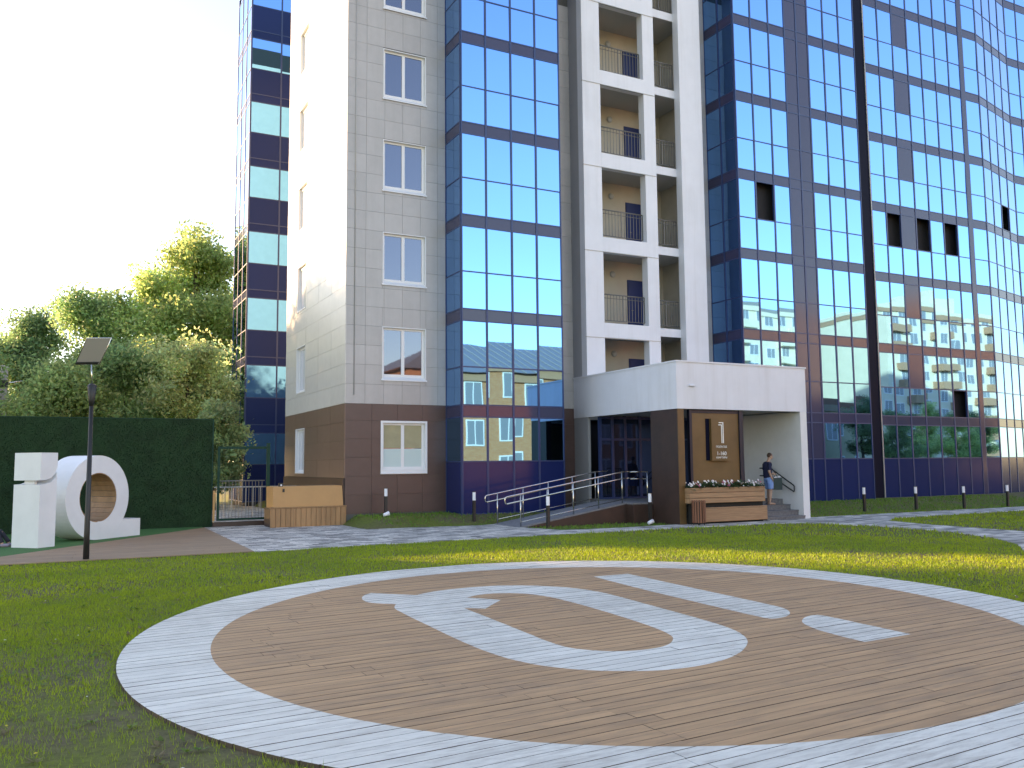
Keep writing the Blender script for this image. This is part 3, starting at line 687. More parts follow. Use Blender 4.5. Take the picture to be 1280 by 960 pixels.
part('floor', MB().box(XT+.24, 21.897, 22.36, YT+.34, .0, .64).box(XT+.03, XT+.24, 22.83, YT-.01, 0, .64).box(XT+.24, 20.2, 21.62, 22.36, 0, .60), 'stone_step', porch)
for z, y0, y1 in ((.13, 21.37, 21.66), (.30, 21.66, 22.02), (.47, 22.02, 22.36)): part('step', MB().box(20.24, 21.896, y0, 22.355 if z > .4 else y1, 0, z).box(20.24, 21.896, y0-.02, y0+.0, z-.035, z), 'stone_step', porch)
# glazed entrance screen at the back of the porch
sc = MB(); xs = [16.98, 17.5, 18.05, 18.7, 19.75, 20.3, 21.35, 21.84]
for x in xs: sc.box(x-.05, x+.05, 26.05, 26.15, .64, FZ0+.03)
for z in (.66, 2.75, 3.52): sc.box(16.98, 21.84, 26.06, 26.14, z-.04, z+.04)
scr = part('entrance_screen', sc, 'navy_frame', porch)
for x0, x1 in zip(xs[:-1], xs[1:]):
    for z0, z1 in ((.70, 2.71), (2.79, 3.48)): piece('pane', (x1-x0-.1, .012, z1-z0), 'door_glass', scr, ((x0+x1)/2, 26.10, (z0+z1)/2), rot=(rnd.gauss(0, .003), 0, rnd.gauss(0, .003)))
part('door_handle', MB().tube([(19.65, 26.04, 1.3), (19.65, 25.97, 1.3), (19.65, 25.97, 2.0), (19.65, 26.04, 2.0)], .015, 6), 'steel', scr)
part('ceiling_camera', MB().ball((17.35, YC-.03, 4.28), .14, .05, .035, 10), 'white_metal', porch)
# handrail on the right wall
hr = MB(); hr.tube([(21.80, 21.74, .90), (21.80, 21.72, .93), (21.80, 21.71, 1.07), (21.80, 21.74, 1.11), (21.80, 22.75, 1.66), (21.80, 23.3, 1.68)], .022, 8).tube([(21.80, 21.74, .90), (21.80, 22.75, 1.40), (21.80, 23.3, 1.42)], .022, 8)
for yy, zz in ((21.95, 1.0), (22.6, 1.32)): hr.tube([(21.80, yy, zz), (21.905, yy, zz-.03)], .012, 6).tube([(21.80, yy, zz+.22), (21.905, yy, zz+.19)], .012, 6)
part('handrail', hr, 'dark_metal', side)
# dark balustrade at the edge of the porch floor
bl = MB(); bl.tube([(19.55, 22.55, 1.70), (20.28, 22.55, 1.70)], .022, 6).tube([(19.55, 22.55, 1.55), (20.28, 22.55, 1.55)], .014, 6).tube([(19.55, 22.55, .74), (20.28, 22.55, .74)], .014, 6)
for k in range(8): bl.tube([(19.55+.104*k, 22.55, .64), (19.55+.104*k, 22.55, 1.70)], .02 if k in (0, 7) else .010, 6)
part('balustrade', bl, 'dark_metal', porch)

# sign board
sign = thing('entrance_sign', (18.35, 21.55, .6), 'orange brown entrance sign board with a tall number 1 above the planter', 'sign')
part('board', MB().box(17.40, 19.31, 21.55, 21.60, .60, 3.44), 'sign_orange', sign)
part('frame', MB().box(17.30, 17.397, 21.50, 21.62, .60, 3.55).box(19.313, 19.47, 21.50, 21.62, .60, 3.55).box(17.397, 19.313, 21.53, 21.61, 3.443, 3.55), 'sign_frame', sign)
part('shade_strip', MB().box(17.96, 18.10, 21.535, 21.55, 1.96, 3.27), 'black_strip', sign)  # black strip coloured in for the shade gap beside the plaque
plq = part('plaque', MB().box(18.10, 18.86, 21.43, 21.55, 1.95, 3.27), 'sign_orange', sign)
def text(s, size, x, z, y, mt_, parent, name='lettering', ext=.004, rot=0.):
    cu = bpy.data.curves.new(name, 'FONT'); cu.body = s; cu.size = size; cu.extrude = ext; cu.align_x = 'CENTER'
    to = bpy.data.objects.new('t', cu); COL.objects.link(to); dg = bpy.context.evaluated_depsgraph_get(); me = bpy.data.meshes.new_from_object(to.evaluated_get(dg)); bpy.data.objects.remove(to)
    me.materials.clear(); me.materials.append(M[mt_]); me.name = name
    o = link(name, me, parent, (x, y, z)); o.rotation_euler = (math.pi/2, 0, rot); return o
yt = 21.424
nm = MB(); zt, zb = 3.16, 2.50
for x0, x1, z0, z1 in ((18.49, 18.52, zb, zt-.07), (18.38, 18.49, zt-.10, zt-.07), (18.55, 18.58, zb, zt), (18.40, 18.55, zt-.03, zt), ): nm.box(x0, x1, yt-.008, yt+.006, z0, z1)
part('numeral', nm, 'letters_white', plq)
text('ПОДЪЕЗД', .085, 18.48, 2.36, yt, 'letters_white', plq); text('1-160', .17, 18.48, 2.12, yt, 'letters_white', plq); text('КВАРТИРЫ', .08, 18.48, 2.02, yt, 'letters_white', plq)

# flower planter
pl = thing('flower_planter', (18.6, 21.35, 0), 'two-tier wooden flower planter with white flowers in front of the sign', 'planter')
for k in range(3):
    z0 = .655+.16*k; piece('board', (3.02, .035, .150), 'planter_wood', pl, (18.51, 21.22, z0+.075), .006); piece('board', (2.95, .035, .150), 'planter_wood', pl, (18.51, 21.50, z0+.075), .006)
    for x in (17.0, 20.02): piece('end_board', (.035, .24, .150), 'planter_wood', pl, (x, 21.36, z0+.075), .006)
part('soil_bed', MB().box(17.03, 19.99, 21.24, 21.48, .7, 1.08), 'soil', pl)
part('recess', MB().box(17.1, 20.0, 21.30, 21.46, .02, .655), 'deck_under', pl)
piece('bench_board', (2.54, .03, .40), 'planter_wood', pl, (18.82, 21.21, .28), .006); piece('bench_board', (2.56, .10, .03), 'planter_wood', pl, (18.82, 21.25, .50), .006); piece('end_board', (.03, .10, .40), 'planter_wood', pl, (20.08, 21.28, .28), .006)
lv = MB(); fl = MB()
for k in range(1300):
    x, y_ = rnd.uniform(16.98, 20.02), rnd.uniform(21.22, 21.50); z = 1.10+rnd.random()*.20*(.6+.4*math.sin(x*5)); a = rnd.uniform(0, 6.28); s_ = rnd.uniform(.035, .075); t = Vector((math.cos(a), math.sin(a), rnd.uniform(-.5, .9))).normalized(); q = t.cross(Vector((0, 0, 1))).normalized()*s_*.45; p = Vector((x, y_, z))
    lv.poly([p, p+t*s_+q, p+t*2*s_, p+t*s_-q])
for k in range(85):
    x, y_ = rnd.uniform(17.0, 20.0), rnd.uniform(21.2, 21.5); p = Vector((x, y_, 1.15+rnd.random()*.19)); r_ = rnd.uniform(.014, .028); mi = 1 if rnd.random() < .14 else 0
    for j in range(5):
        a = j*1.2566+rnd.random(); c_ = p+Vector((math.cos(a), math.sin(a)*.7-.2, math.sin(a)))*r_*.7
        fl.poly([c_+Vector((r_*math.cos(b_), -.004*j, r_*math.sin(b_)))*.75 for b_ in (0, 1.2, 2.5, 3.7, 5)], mi)
fo = part('foliage', lv, 'flower_leaf', pl); part('blossoms', fl, ['flower_white', 'flower_pink'], fo)

# slatted litter bin
bn = thing('litter_bin', (17.12, 20.95, .02), 'red brown wood-slatted litter bin beside the planter', 'bin')
part('drum', MB().prism([(17.12+.17*math.cos(a*.3927), 20.95+.17*math.sin(a*.3927)) for a in range(16)], .12, .72), 'dark_metal', bn)
for k in range(16):
    a = k*.3927; piece('slat', (.052, .022, .66), 'bin_wood', bn, (17.12+.195*math.cos(a), 20.95+.195*math.sin(a), .43), .004, rot=(0, 0, a+math.pi/2))
for k in range(4):
    a = .785+k*1.571; part('leg', MB().tube([(17.12+.16*math.cos(a), 20.95+.16*math.sin(a), .02), (17.12+.16*math.cos(a), 20.95+.16*math.sin(a), .2)], .012, 6), 'dark_metal', bn)

# ------------------------------------------------------------------ ramp with steel rails
rp = thing('access_ramp', (14.2, 24, 0), 'tiled wheelchair ramp with brown side and double stainless steel handrails', 'ramp')
def rz(x): return .02+max(0, min(1, (x-12.2)/3.85))*.62
part('ramp_slab', MB().hexa([(12.2, 23.22, 0), (16.05, 23.22, 0), (16.05, 24.95, 0), (12.2, 24.95, 0)], [(12.2, 23.22, .03), (16.05, 23.22, .645), (16.05, 24.95, .645), (12.2, 24.95, .03)]).box(16.05, XT+.02, 22.84, 24.95, .0, .645), 'ramp_tile', rp)
part('side_cheek', MB().hexa([(12.4, 23.17, 0), (16.05, 23.17, 0), (16.05, 23.215, 0), (12.4, 23.215, 0)], [(12.4, 23.17, .02), (16.05, 23.17, .60), (16.05, 23.215, .60), (12.4, 23.215, .02)]).box(16.05, XT-.01, 22.78, 22.835, 0, .60).box(16.025, 16.048, 22.78, 23.168, 0, .60), 'cor_brown', rp)
for yy, x0 in ((23.28, 11.75), (24.85, 11.85)):
    hd = MB(); x1 = 15.98
    za, zb_ = .93, 1.62; dz_ = .21
    hd.tube([(x0+.06, yy, za-dz_), (x0+.015, yy, za-dz_+.03), (x0, yy, za-.1), (x0+.015, yy, za-.03), (x0+.06, yy, za), (x1, yy, zb_), (x1+.45, yy, zb_+.02)], .022, 8)
    hd.tube([(x0+.06, yy, za-dz_), (x1, yy, zb_-dz_), (x1+.45, yy, zb_-dz_+.02)], .022, 8)
    hd.tube([(12.3, yy, rz(12.3)+.14), (x1, yy, rz(x1)+.12)], .014, 6)
    part('handrail', hd, 'steel', rp)
    for x in (12.28, 13.2, 14.13, 15.05, 15.95): part('post', MB().tube([(x, yy, rz(x)-.01), (x, yy, za+(zb_-za)*(x-x0)/(x1-x0))], .022, 8), 'steel', rp)
ld = MB(); ld.tube([(16.05, 22.95, 1.62), (16.72, 22.95, 1.62)], .02, 8).tube([(16.05, 22.95, 1.40), (16.72, 22.95, 1.40)], .016, 8)
part('handrail', ld, 'steel', rp); part('post', MB().tube([(16.70, 22.95, .64), (16.70, 22.95, 1.62)], .02, 8), 'steel', rp)

# ------------------------------------------------------------------ right glazed wing
wing = thing('glass_wing', (31, 26.5, 0), 'blue mirrored glass wing stepping back to the right of the dark joint', 'building')
Y3 = 26.5; A3 = math.radians(13.4); P4 = (40.04+4*math.cos(A3), Y3+4*math.sin(A3))
part('dark_joint', MB().box(X2R+.012, 31.86, Y3-.02, Y3+.3, .2, 32), 'black_strip', wing)
part('joint_trim', MB().box(31.86, 31.90, Y3-.06, Y3+.2, .24, 32), 'rail_grey', wing)
part('light_block_core', MB().box(X2R+.05, 40.0, Y3+.45, 37, 0, 33).box(40.0, 62, P4[1]+.45, 37, 0, 33), 'core', wing)  # added dark mass, keeps light from leaking behind the glass
glaze(wing, (31.92, Y3), 0, [0, .95, 1.92, 2.93, 3.90, 4.88, 5.86, 6.74], 0, 8, skip={(1, 3, 'b'), (3, 3, 'b'), (5, 3, 'b'), (5, 1, 'a')}, grey={2: 'b'})
part('wide_mullion', MB().box(38.662, 38.918, Y3-.03, Y3+.1, .24, SP1+FH*8), 'spandrel', wing)
glaze(wing, (38.92, Y3), 0, [0, 1.12], 0, 8)
glaze(wing, (40.04, Y3), A3, [0, 1.0, 2.0, 3.0, 4.0], 0, 8, skip={(2, 4, 'a')})
glaze(wing, P4, 0, [0, 1, 2, 3], 0, 8, skip={(1, 4, 'a')})
part('far_cladding', MB().box(P4[0]+3, 62, P4[1]-.01, P4[1]+.4, .24, SP1+FH*8), 'navy_base', wing)

# ------------------------------------------------------------------ bollards
def bollard(x, y, h, label):
    z = float(gz(x, y)); t = thing('bollard_light', (x, y, z), label, 'bollard', 'bollard lights along the building')
    part('post', MB().prism([(x-.043, y-.043), (x+.043, y-.043), (x+.043, y+.043), (x-.043, y+.043)], z-.02, z+h*.72), 'dark_metal', t)
    part('lamp_head', MB().prism([(x+.052*math.cos(a*.5236), y+.052*math.sin(a*.5236)) for a in range(12)], z+h*.72, z+h), 'bollard_white', t)
    part('cap', MB().prism([(x+.055*math.cos(a*.5236), y+.055*math.sin(a*.5236)) for a in range(12)], z+h, z+h+.02), 'dark_metal', t); return t
bollard(9.25, 26.75, .86, 'black bollard light below the ground-floor window on the brown wall')
bollard(11.75, 25.45, .93, 'black bollard light standing before the corner of the blue glass bay')
bollard(12.75, 22.45, .95, 'black bollard light at the foot of the ramp rails')
bollard(16.35, 22.35, .95, 'black bollard light close to the brown porch pillar')
for x, y, lb in ((26.4, 22.85, 'black bollard light beside the dark joint of the glass facade'), (28.9, 22.6, 'second bollard light along the glass wing after the dark joint'), (31.2, 22.25, 'third bollard light along the glass wing after the dark joint'), (33.9, 22.25, 'fourth bollard light along the glass wing after the dark joint')): bollard(x, y, .88, lb)
for x, y, lb in ((9.1, 26.3, 'small white ground spotlight on the grass under the window'), (16.2, 22.15, 'small white ground spotlight on the grass by the porch')):
    z = float(gz(x, y)); t = thing('ground_spotlight', (x, y, z), lb, 'spotlight'); part('head', MB().tube([(x-.08, y, z+.05), (x+.1, y, z+.11)], [.05, .07], 10), 'bollard_white', t); part('spike', MB().tube([(x, y, z-.02), (x, y, z+.06)], .015, 6), 'dark_metal', t)
# coil of rope by the porch wall
rc = MB(); pts = []
for k in range(70):
    a = k*.45; r_ = .20+.05*math.sin(k*1.7); pts.append((23.6+r_*math.cos(a), 24.9+r_*.6*math.sin(a), .30+.018*k*.35+.05*math.sin(k*.9)))
rc.tube(pts, .035, 6); z = float(gz(23.6, 24.9))
solo('hose_coil', rc, 'rope', (23.6, 24.9, z), 'yellow coil of hose lying on grass by the blue base', 'hose')

# ------------------------------------------------------------------ turf-covered fence, gate, box
gwall = thing('turf_fence', (1, 29.15, 0), 'tall fence covered with dark green artificial turf behind the letters', 'fence')
part('panel', MB().box(-14, 4.26, 29.10, 29.2, 0, 3.40), 'turf_wall', gwall)
part('edge_trim', MB().box(4.261, 4.30, 29.08, 29.22, 0, 3.42).box(-14, 4.26, 29.09, 29.21, 3.401, 3.425), 'gate_green', gwall)
V = []; Cc = []
n = 60000; x = rs.uniform(-6.5, 4.26, n); z = rs.uniform(.02, 3.42, n); a = rs.uniform(0, 6.28, n); ln = rs.uniform(.02, .045, n); q = .007
Vt = np.empty((n, 3, 3)); Vt[:, 0] = np.c_[x-q, np.full(n, 29.1), z]; Vt[:, 1] = np.c_[x+q, np.full(n, 29.1), z]; Vt[:, 2] = np.c_[x+np.cos(a)*.015, 29.1-ln, z-.012+np.sin(a)*.015]
t = rs.rand(n)*(.6+.8*fbm(x*1.2+9, z*1.2)); tri_object('turf_pile', Vt.reshape(-1, 3), np.repeat(np.c_[.007+.008*t, .042+.036*t, .013+.012*t], 3, 0), 'grass_blade', gwall, (0, 0, 0))['kind'] = 'stuff'
gt = thing('garden_gate', (5.2, 29.0, 0), 'dark green steel frame gate between the turf fence and orange box', 'gate')
gf = MB(); gf.box(4.42, 4.49, 28.96, 29.03, .2, 2.55).box(5.95, 6.05, 28.95, 29.05, 0, 2.66).box(4.49, 5.95, 28.97, 29.03, 2.47, 2.55).box(4.49, 5.95, 28.97, 29.03, .2, .27)
part('gate_frame', gf, 'gate_green', gt)
bb = MB(); bb.tube([(4.5, 29, 1.45), (5.9, 29, 1.45)], .02, 6)
for k in range(13): bb.tube([(4.58+.103*k, 29, .27), (4.58+.103*k, 29, 1.45)], .009, 5)
part('bars', bb, 'rail_dark', gt); part('latch_post', MB().box(4.30, 4.36, 28.98, 29.04, .2, 1.15), 'orange_panel', gt)
part('threshold', MB().box(4.3, 6.06, 28.9, 29.1, 0, .16), 'cor_brown', gt)
# garden beyond the gate
sheet([(4.6, 29.3), (8.05, 29.3), (8.05, 44), (5.2, 44)], .05, 'side_path', 'pavers', label='pale paved path running behind the gate')
gr = thing('garden_railing', (6.2, 33.5, 0), 'low steel railing on the path behind the gate', 'railing'); gb = MB(); gb.tube([(5.0, 33.5, 1.15), (8.0, 33.5, 1.15)], .025, 6)
for k in range(12): gb.tube([(5.1+.26*k, 33.5, .05), (5.1+.26*k, 33.5, 1.15)], .014, 5)
part('bars', gb, 'rail_grey', gr)
bx = thing('service_box', (6.95, 27.4, 0), 'orange service box on a wood-slatted base against the brown wall', 'service box')
part('body', MB().hexa([(5.86, 27.47, .6), (8.07, 27.47, .6), (8.07, 28.5, .6), (5.86, 28.5, .6)], [(5.86, 27.55, 1.27), (8.05, 27.55, 1.27), (8.05, 28.5, 1.27), (5.86, 28.5, 1.27)]), 'orange_panel', bx)
part('base', MB().box(5.80, 8.10, 27.46, 28.5, 0, .60), 'cor_brown', bx); part('ledge', MB().box(5.76, 8.16, 27.40, 27.56, .60, .64), 'slat_wood', bx)
for k in range(15): piece('slat', (.148, .03, .585), 'slat_wood', bx, (5.84+.158*k, 27.43, .30), .004)
part('end_panel', MB().box(8.135, 8.16, 27.44, 27.6, .02, .6), 'slat_wood', bx)
part('keyhole_plate', MB().box(6.15, 6.21, 27.50, 27.53, 1.10, 1.2), 'dark_metal', bx)
part('top_lamp', MB().box(6.04, 6.18, 27.60, 27.66, 1.27, 1.38), 'dark_metal', bx); part('lens', MB().ball((6.12, 27.585, 1.31), .03), 'bollard_white', bx)

# ------------------------------------------------------------------ big letters
e1 = Vector((.7071, .7071, 0)); e2 = Vector((-.7071, .7071, 0))
ZL = .03
def P3(o, a, b_, z): p = Vector(o)+e1*a+e2*b_; return (p.x, p.y, z)
io = (-.43, 23.62, 0); iw, idp = .50, .80
li = thing('letter_i', (io[0], io[1], ZL), 'giant white block letter i with a curved slit under its dot', 'letter')
zc = [(0, 1.60), (.18, 1.61), (.32, 1.65), (.42, 1.75), (.5, 1.92)]
def profile_solid(prof_lo, prof_hi, o, dpt):
    mb = MB(); n = len(prof_lo)
    fr_ = [P3(o, a, 0, z) for a, z in prof_lo]+[P3(o, a, 0, z) for a, z in reversed(prof_hi)]
    bk = [P3(o, a, dpt, z) for a, z in prof_lo]+[P3(o, a, dpt, z) for a, z in reversed(prof_hi)]
    mb.poly(fr_); mb.poly(bk[::-1]); k = len(fr_)
    for i in range(k): j = (i+1) % k; mb.poly([fr_[j], fr_[i], bk[i], bk[j]])
    return mb
part('stem', profile_solid([(0, ZL), (iw, ZL)], [(0, 1.52), (.18, 1.53), (.33, 1.57), (.45, 1.68), (iw, 1.80)], io, idp), 'letter_white', li)
part('dot', profile_solid([(0, 1.62), (.18, 1.63), (.32, 1.67), (.43, 1.77), (iw, 1.95)], [(0, 2.28), (iw, 2.28)], io, idp), 'letter_white', li)
part('spacer', profile_solid([(.12, 1.5), (.2, 1.5)], [(.12, 1.66), (.2, 1.66)], Vector(io)+e2*.3, .3), 'letter_white', li)
qo = Vector((.90, 25.50, 0)); RQ, rq, qd = 1.10, .645, .85; qz = ZL+1.10
lq = thing('letter_q', (qo.x, qo.y, ZL), 'giant white letter Q with a round wood-lined seat hole', 'letter')
mb = MB(); n = 64
def qring(r, t, b_): a = r*math.cos(t); return P3(qo, a, b_, qz+r*math.sin(t))
def outer_pt(k):
    t = 2*math.pi*k/n; x, z = RQ*math.cos(t), RQ*math.sin(t)
    return x, z
for k in range(n):
    t0, t1 = 2*math.pi*k/n, 2*math.pi*(k+1)/n
    mb.poly([qring(RQ, t0, 0), qring(RQ, t1, 0), qring(rq, t1, 0), qring(rq, t0, 0)][::-1]); mb.poly([qring(RQ, t0, qd), qring(RQ, t1, qd), qring(rq, t1, qd), qring(rq, t0, qd)])
    mb.poly([qring(RQ, t0, 0), qring(RQ, t1, 0), qring(RQ, t1, qd), qring(RQ, t0, qd)], 0, True)
part('ring', mb, 'letter_white', lq)
mb = MB(); mb.hexa([P3(qo, 0, .004, ZL), P3(qo, 1.58, .004, ZL), P3(qo, 1.58, qd-.004, ZL), P3(qo, 0, qd-.004, ZL)], [P3(qo, 0, .004, ZL+.47), P3(qo, 1.58, .004, ZL+.47), P3(qo, 1.58, qd-.004, ZL+.47), P3(qo, 0, qd-.004, ZL+.47)])
part('tail', mb, 'letter_white', lq)
ns = 26
for k in range(ns):
    t = 2*math.pi*(k+.5)/ns; hw = rq*math.pi/ns-.006; c_ = Vector(P3(qo, (rq-.012)*math.cos(t), qd/2, qz+(rq-.012)*math.sin(t)))
    o = piece('slat', (2*hw, qd-.01, .02), 'planter_wood', lq, c_)
    o.matrix_basis = Matrix.Translation(o.location) @ Matrix.Rotation(math.radians(45), 4, 'Z') @ Matrix.Rotation(-(t-math.pi/2), 4, 'Y')

# ------------------------------------------------------------------ solar lamp post
lx, ly = .52, 20.2
lp = thing('solar_lamp_post', (lx, ly, .0), 'black lamp post with a tilted solar panel in front of the letters', 'lamp post')
part('pole', MB().tube([(lx, ly, 0), (lx, ly, .6), (lx, ly, 3.35)], [.062, .055, .038], 12), 'dark_metal', lp)
part('lantern', MB().tube([(lx, ly, 3.20), (lx, ly, 3.32), (lx, ly, 3.62), (lx, ly, 3.66)], [.045, .065, .095, .05], 10), 'dark_metal', lp)
part('stem', MB().tube([(lx, ly, 3.6), (lx-.03, ly, 4.12)], .014, 6), 'steel', lp)
c = Vector((lx-.02, ly, 4.28)); r_ = R*.27; ux = (R*.20+U*.27).normalized(); hd_ = (F*.32+U*.30)
# the panel leans back towards the sun, its underside faces the lawn
a1 = R*.50; a2 = (U*.50+R*.37-F*.30); p0 = Vector((lx-.30, ly, 4.06))-F*.05
q = [p0, p0+a1, p0+a1+a2, p0+a2]; nn = a1.cross(a2).normalized()*.022
part('panel_back', MB().hexa(q, [p+nn for p in q]), 'lamp_grey', lp); q2 = [p-nn*.4 for p in q]; part('solar_panel', MB().hexa([p-nn*.4 for p in q2], [p+nn*.39 for p in q2]), 'pv', lp)
part('rim', MB().tube([q[0]+nn*.5, q[3]+nn*.5, q[2]+nn*.5, q[1]+nn*.5, q[0]+nn*.5], .014, 6), 'steel', lp)
part('light_bar', MB().hexa([p0+a1*.03+nn*1.1-a2*.0, p0+a1*.95+nn*1.1, p0+a1*.95+nn*3.2+a2*.03, p0+a1*.03+nn*3.2+a2*.03], [p+a2*.10 for p in (p0+a1*.03+nn*1.1, p0+a1*.95+nn*1.1, p0+a1*.95+nn*3.2, p0+a1*.03+nn*3.2)]), 'dark_metal', lp)

# concrete utility pole beyond the fence
up_ = thing('utility_pole', (-2.6, 48.5, 0), 'grey concrete utility pole among the trees behind the turf fence', 'pole')
part('shaft', MB().prism([(-2.76, 48.4), (-2.44, 48.4), (-2.44, 48.7), (-2.76, 48.7)], 0, 6.9), 'concrete', up_); part('crossarm', MB().tube([(-3.2, 48.45, 5.9), (-1.7, 48.3, 6.15)], .04, 6), 'steel', up_)
part('bracket', MB().box(-2.8, -2.4, 48.33, 48.4, 5.85, 6.15), 'dark_metal', up_)

# ------------------------------------------------------------------ people
def body_mesh(chains, balls, mt_, name, parent, loc, rot, vox=.011, smooth=4):
    mb = MB()
    for pts, rr in chains: mb.tube(pts, rr, 12)
    for c, rx, ry, rz_ in balls: mb.ball(c, rx, ry, rz_, 14)
    me = mb.mesh('tmp', mt_); o = bpy.data.objects.new('tmp', me); COL.objects.link(o)
    md = o.modifiers.new('r', 'REMESH'); md.mode = 'VOXEL'; md.voxel_size = vox; md.use_smooth_shade = True
    ms = o.modifiers.new('s', 'SMOOTH'); ms.iterations = smooth; ms.factor = .5
    dg = bpy.context.evaluated_depsgraph_get(); dg.update(); me2 = bpy.data.meshes.new_from_object(o.evaluated_get(dg)); bpy.data.objects.remove(o)
    me2.materials.clear(); me2.materials.append(M[mt_]); me2.name = name
    ob = bpy.data.objects.new(name, me2); COL.objects.link(ob); ob.parent = parent; return ob
def hand(chains, balls, w, d, side, curl=.5):
    """w wrist, d unit direction of the fingers"""
    w = Vector(w); d = Vector(d).normalized(); s_ = Vector(side).normalized(); nrm = d.cross(s_)
    chains.append(([w, w+d*.05, w+d*.09], [.024, .034, .030]))
    for k, ln in enumerate((.065, .075, .070, .055)):
        b_ = w+d*.085+s_*(.030-.020*k); m1 = b_+d*ln*.5+nrm*curl*.01; m2 = m1+d*ln*.35+nrm*curl*.03; chains.append(([b_-d*.02, b_, m1, m2], [.010, .0095, .009, .007]))
    b_ = w+d*.03+s_*.028; chains.append(([b_, b_+d*.03+s_*.022, b_+d*.06+s_*.028], [.012, .011, .009]))
man = thing('person', (21.12, 22.20, .47), 'man in navy t-shirt and light blue shorts looking down on the porch steps', 'person')
man.rotation_euler = (0, 0, math.radians(-14)); man.scale = (1.0, 1.0, 1.0)
# local frame: x forward, y left, z up
lm, lf = [], []
ch = [([(0, 0, .86), (-.02, 0, 1.0), (-.01, 0, 1.2), (-.02, 0, 1.36), (-.01, 0, 1.43)], [.125, .12, .135, .13, .07]),
      ([(-.01, -.17, 1.36), (-.01, .17, 1.36)], [.065, .065]), ([(0, 0, 1.38), (.05, 0, 1.50), (.075, 0, 1.56)], [.06, .055, .06]),
      ([(0, -.09, .88), (.015, -.10, .66), (.02, -.10, .47), (-.005, -.10, .30), (-.02, -.10, .09)], [.098, .082, .056, .056, .036]),
      ([(0, .09, .88), (.04, .10, .66), (.06, .10, .47), (.05, .10, .30), (.04, .10, .09)], [.098, .082, .056, .056, .036]),
      ([(-.05, -.10, .03), (.02, -.105, .045), (.17, -.12, .025)], [.034, .040, .026]), ([(.01, .10, .03), (.08, .105, .045), (.23, .12, .025)], [.034, .040, .026]),
      ([(-.02, -.19, 1.36), (-.09, -.245, 1.10), (.01, -.215, .90)], [.056, .042, .030]), ([(-.01, .19, 1.36), (.0, .25, 1.12), (.22, .14, 1.02)], [.056, .042, .030])]
bs = [((.095, 0, 1.615), .092, .074, .112), ((.13, 0, 1.565), .055, .052, .055), ((.20, 0, 1.588), .018, .014, .022), ((.085, -.075, 1.60), .022, .012, .032), ((.085, .075, 1.60), .022, .012, .032), ((.165, 0, 1.545), .026, .028, .014)]
hand(ch, bs, (.01, -.215, .90), (.45, .15, -.85), (0, -1, 0)); hand(ch, bs, (.22, .14, 1.02), (.85, -.35, -.1), (0, .3, .9), .9)
body_mesh(ch, bs, 'skin', 'body', man, None, None, .010, 3)
body_mesh([([(0, 0, .90), (-.02, 0, 1.0), (-.01, 0, 1.2), (-.02, 0, 1.36), (0, 0, 1.42)], [.145, .14, .15, .145, .08]), ([(-.01, -.17, 1.355), (-.01, .17, 1.355)], [.08, .08]), ([(-.02, -.18, 1.36), (-.072, -.24, 1.14)], [.075, .060]), ([(-.01, .18, 1.36), (0, .245, 1.16)], [.075, .060])], [], 'tshirt_navy', 't_shirt', man, None, None, .014, 5)
body_mesh([([(0, 0, .96), (0, 0, .82)], [.142, .145]), ([(0, -.09, .88), (.015, -.10, .66), (.018, -.10, .52)], [.115, .108, .098]), ([(0, .09, .88), (.04, .10, .66), (.055, .10, .52)], [.115, .108, .098])], [], 'shorts_blue', 'shorts', man, None, None, .014, 4)
body_mesh([], [((.078, 0, 1.642), .092, .080, .098)], 'hair', 'hair', man, None, None, .012, 3)
bo = link('tmpb', None)
bpy.data.objects.remove(bo)
def man_pt(x, y, z): a = math.radians(-14); return Vector((21.12+x*math.cos(a)-y*math.sin(a), 22.20+x*math.sin(a)+y*math.cos(a), .47+z))
bag = thing('carry_bag', tuple(man_pt(.36, .1, .50)), 'dark green carrier bag held in front of the man on the steps', 'bag')
q = [man_pt(x, y, .49) for x, y in ((.20, .02), (.53, .02), (.53, .14), (.20, .14))]; q2 = [man_pt(x, y, .89) for x, y in ((.19, .03), (.54, .03), (.54, .13), (.19, .13))]
part('pouch', MB().hexa(q, q2), 'bag_green', bag); part('handles', MB().tube([man_pt(.27, .08, .88), man_pt(.30, .10, 1.0), man_pt(.36, .10, 1.0), man_pt(.42, .08, .88)], .010, 6), 'bag_green', bag)
pp = MB(); pp.poly([man_pt(.24, .02, .885), man_pt(.36, .02, .895), man_pt(.37, .11, .93), man_pt(.25, .11, .93)]).poly([man_pt(.38, .03, .90), man_pt(.50, .03, .91), man_pt(.51, .12, .95), man_pt(.39, .12, .94)])
pm = pp.mesh('papers', 'paper', man_pt(.36, .1, .9)); po = link('papers', pm, None, tuple(man_pt(.36, .1, .9))); sm = po.modifiers.new('s', 'SOLIDIFY'); sm.thickness = .004; tag(po, 'white papers sticking out of the dark green bag', 'papers')
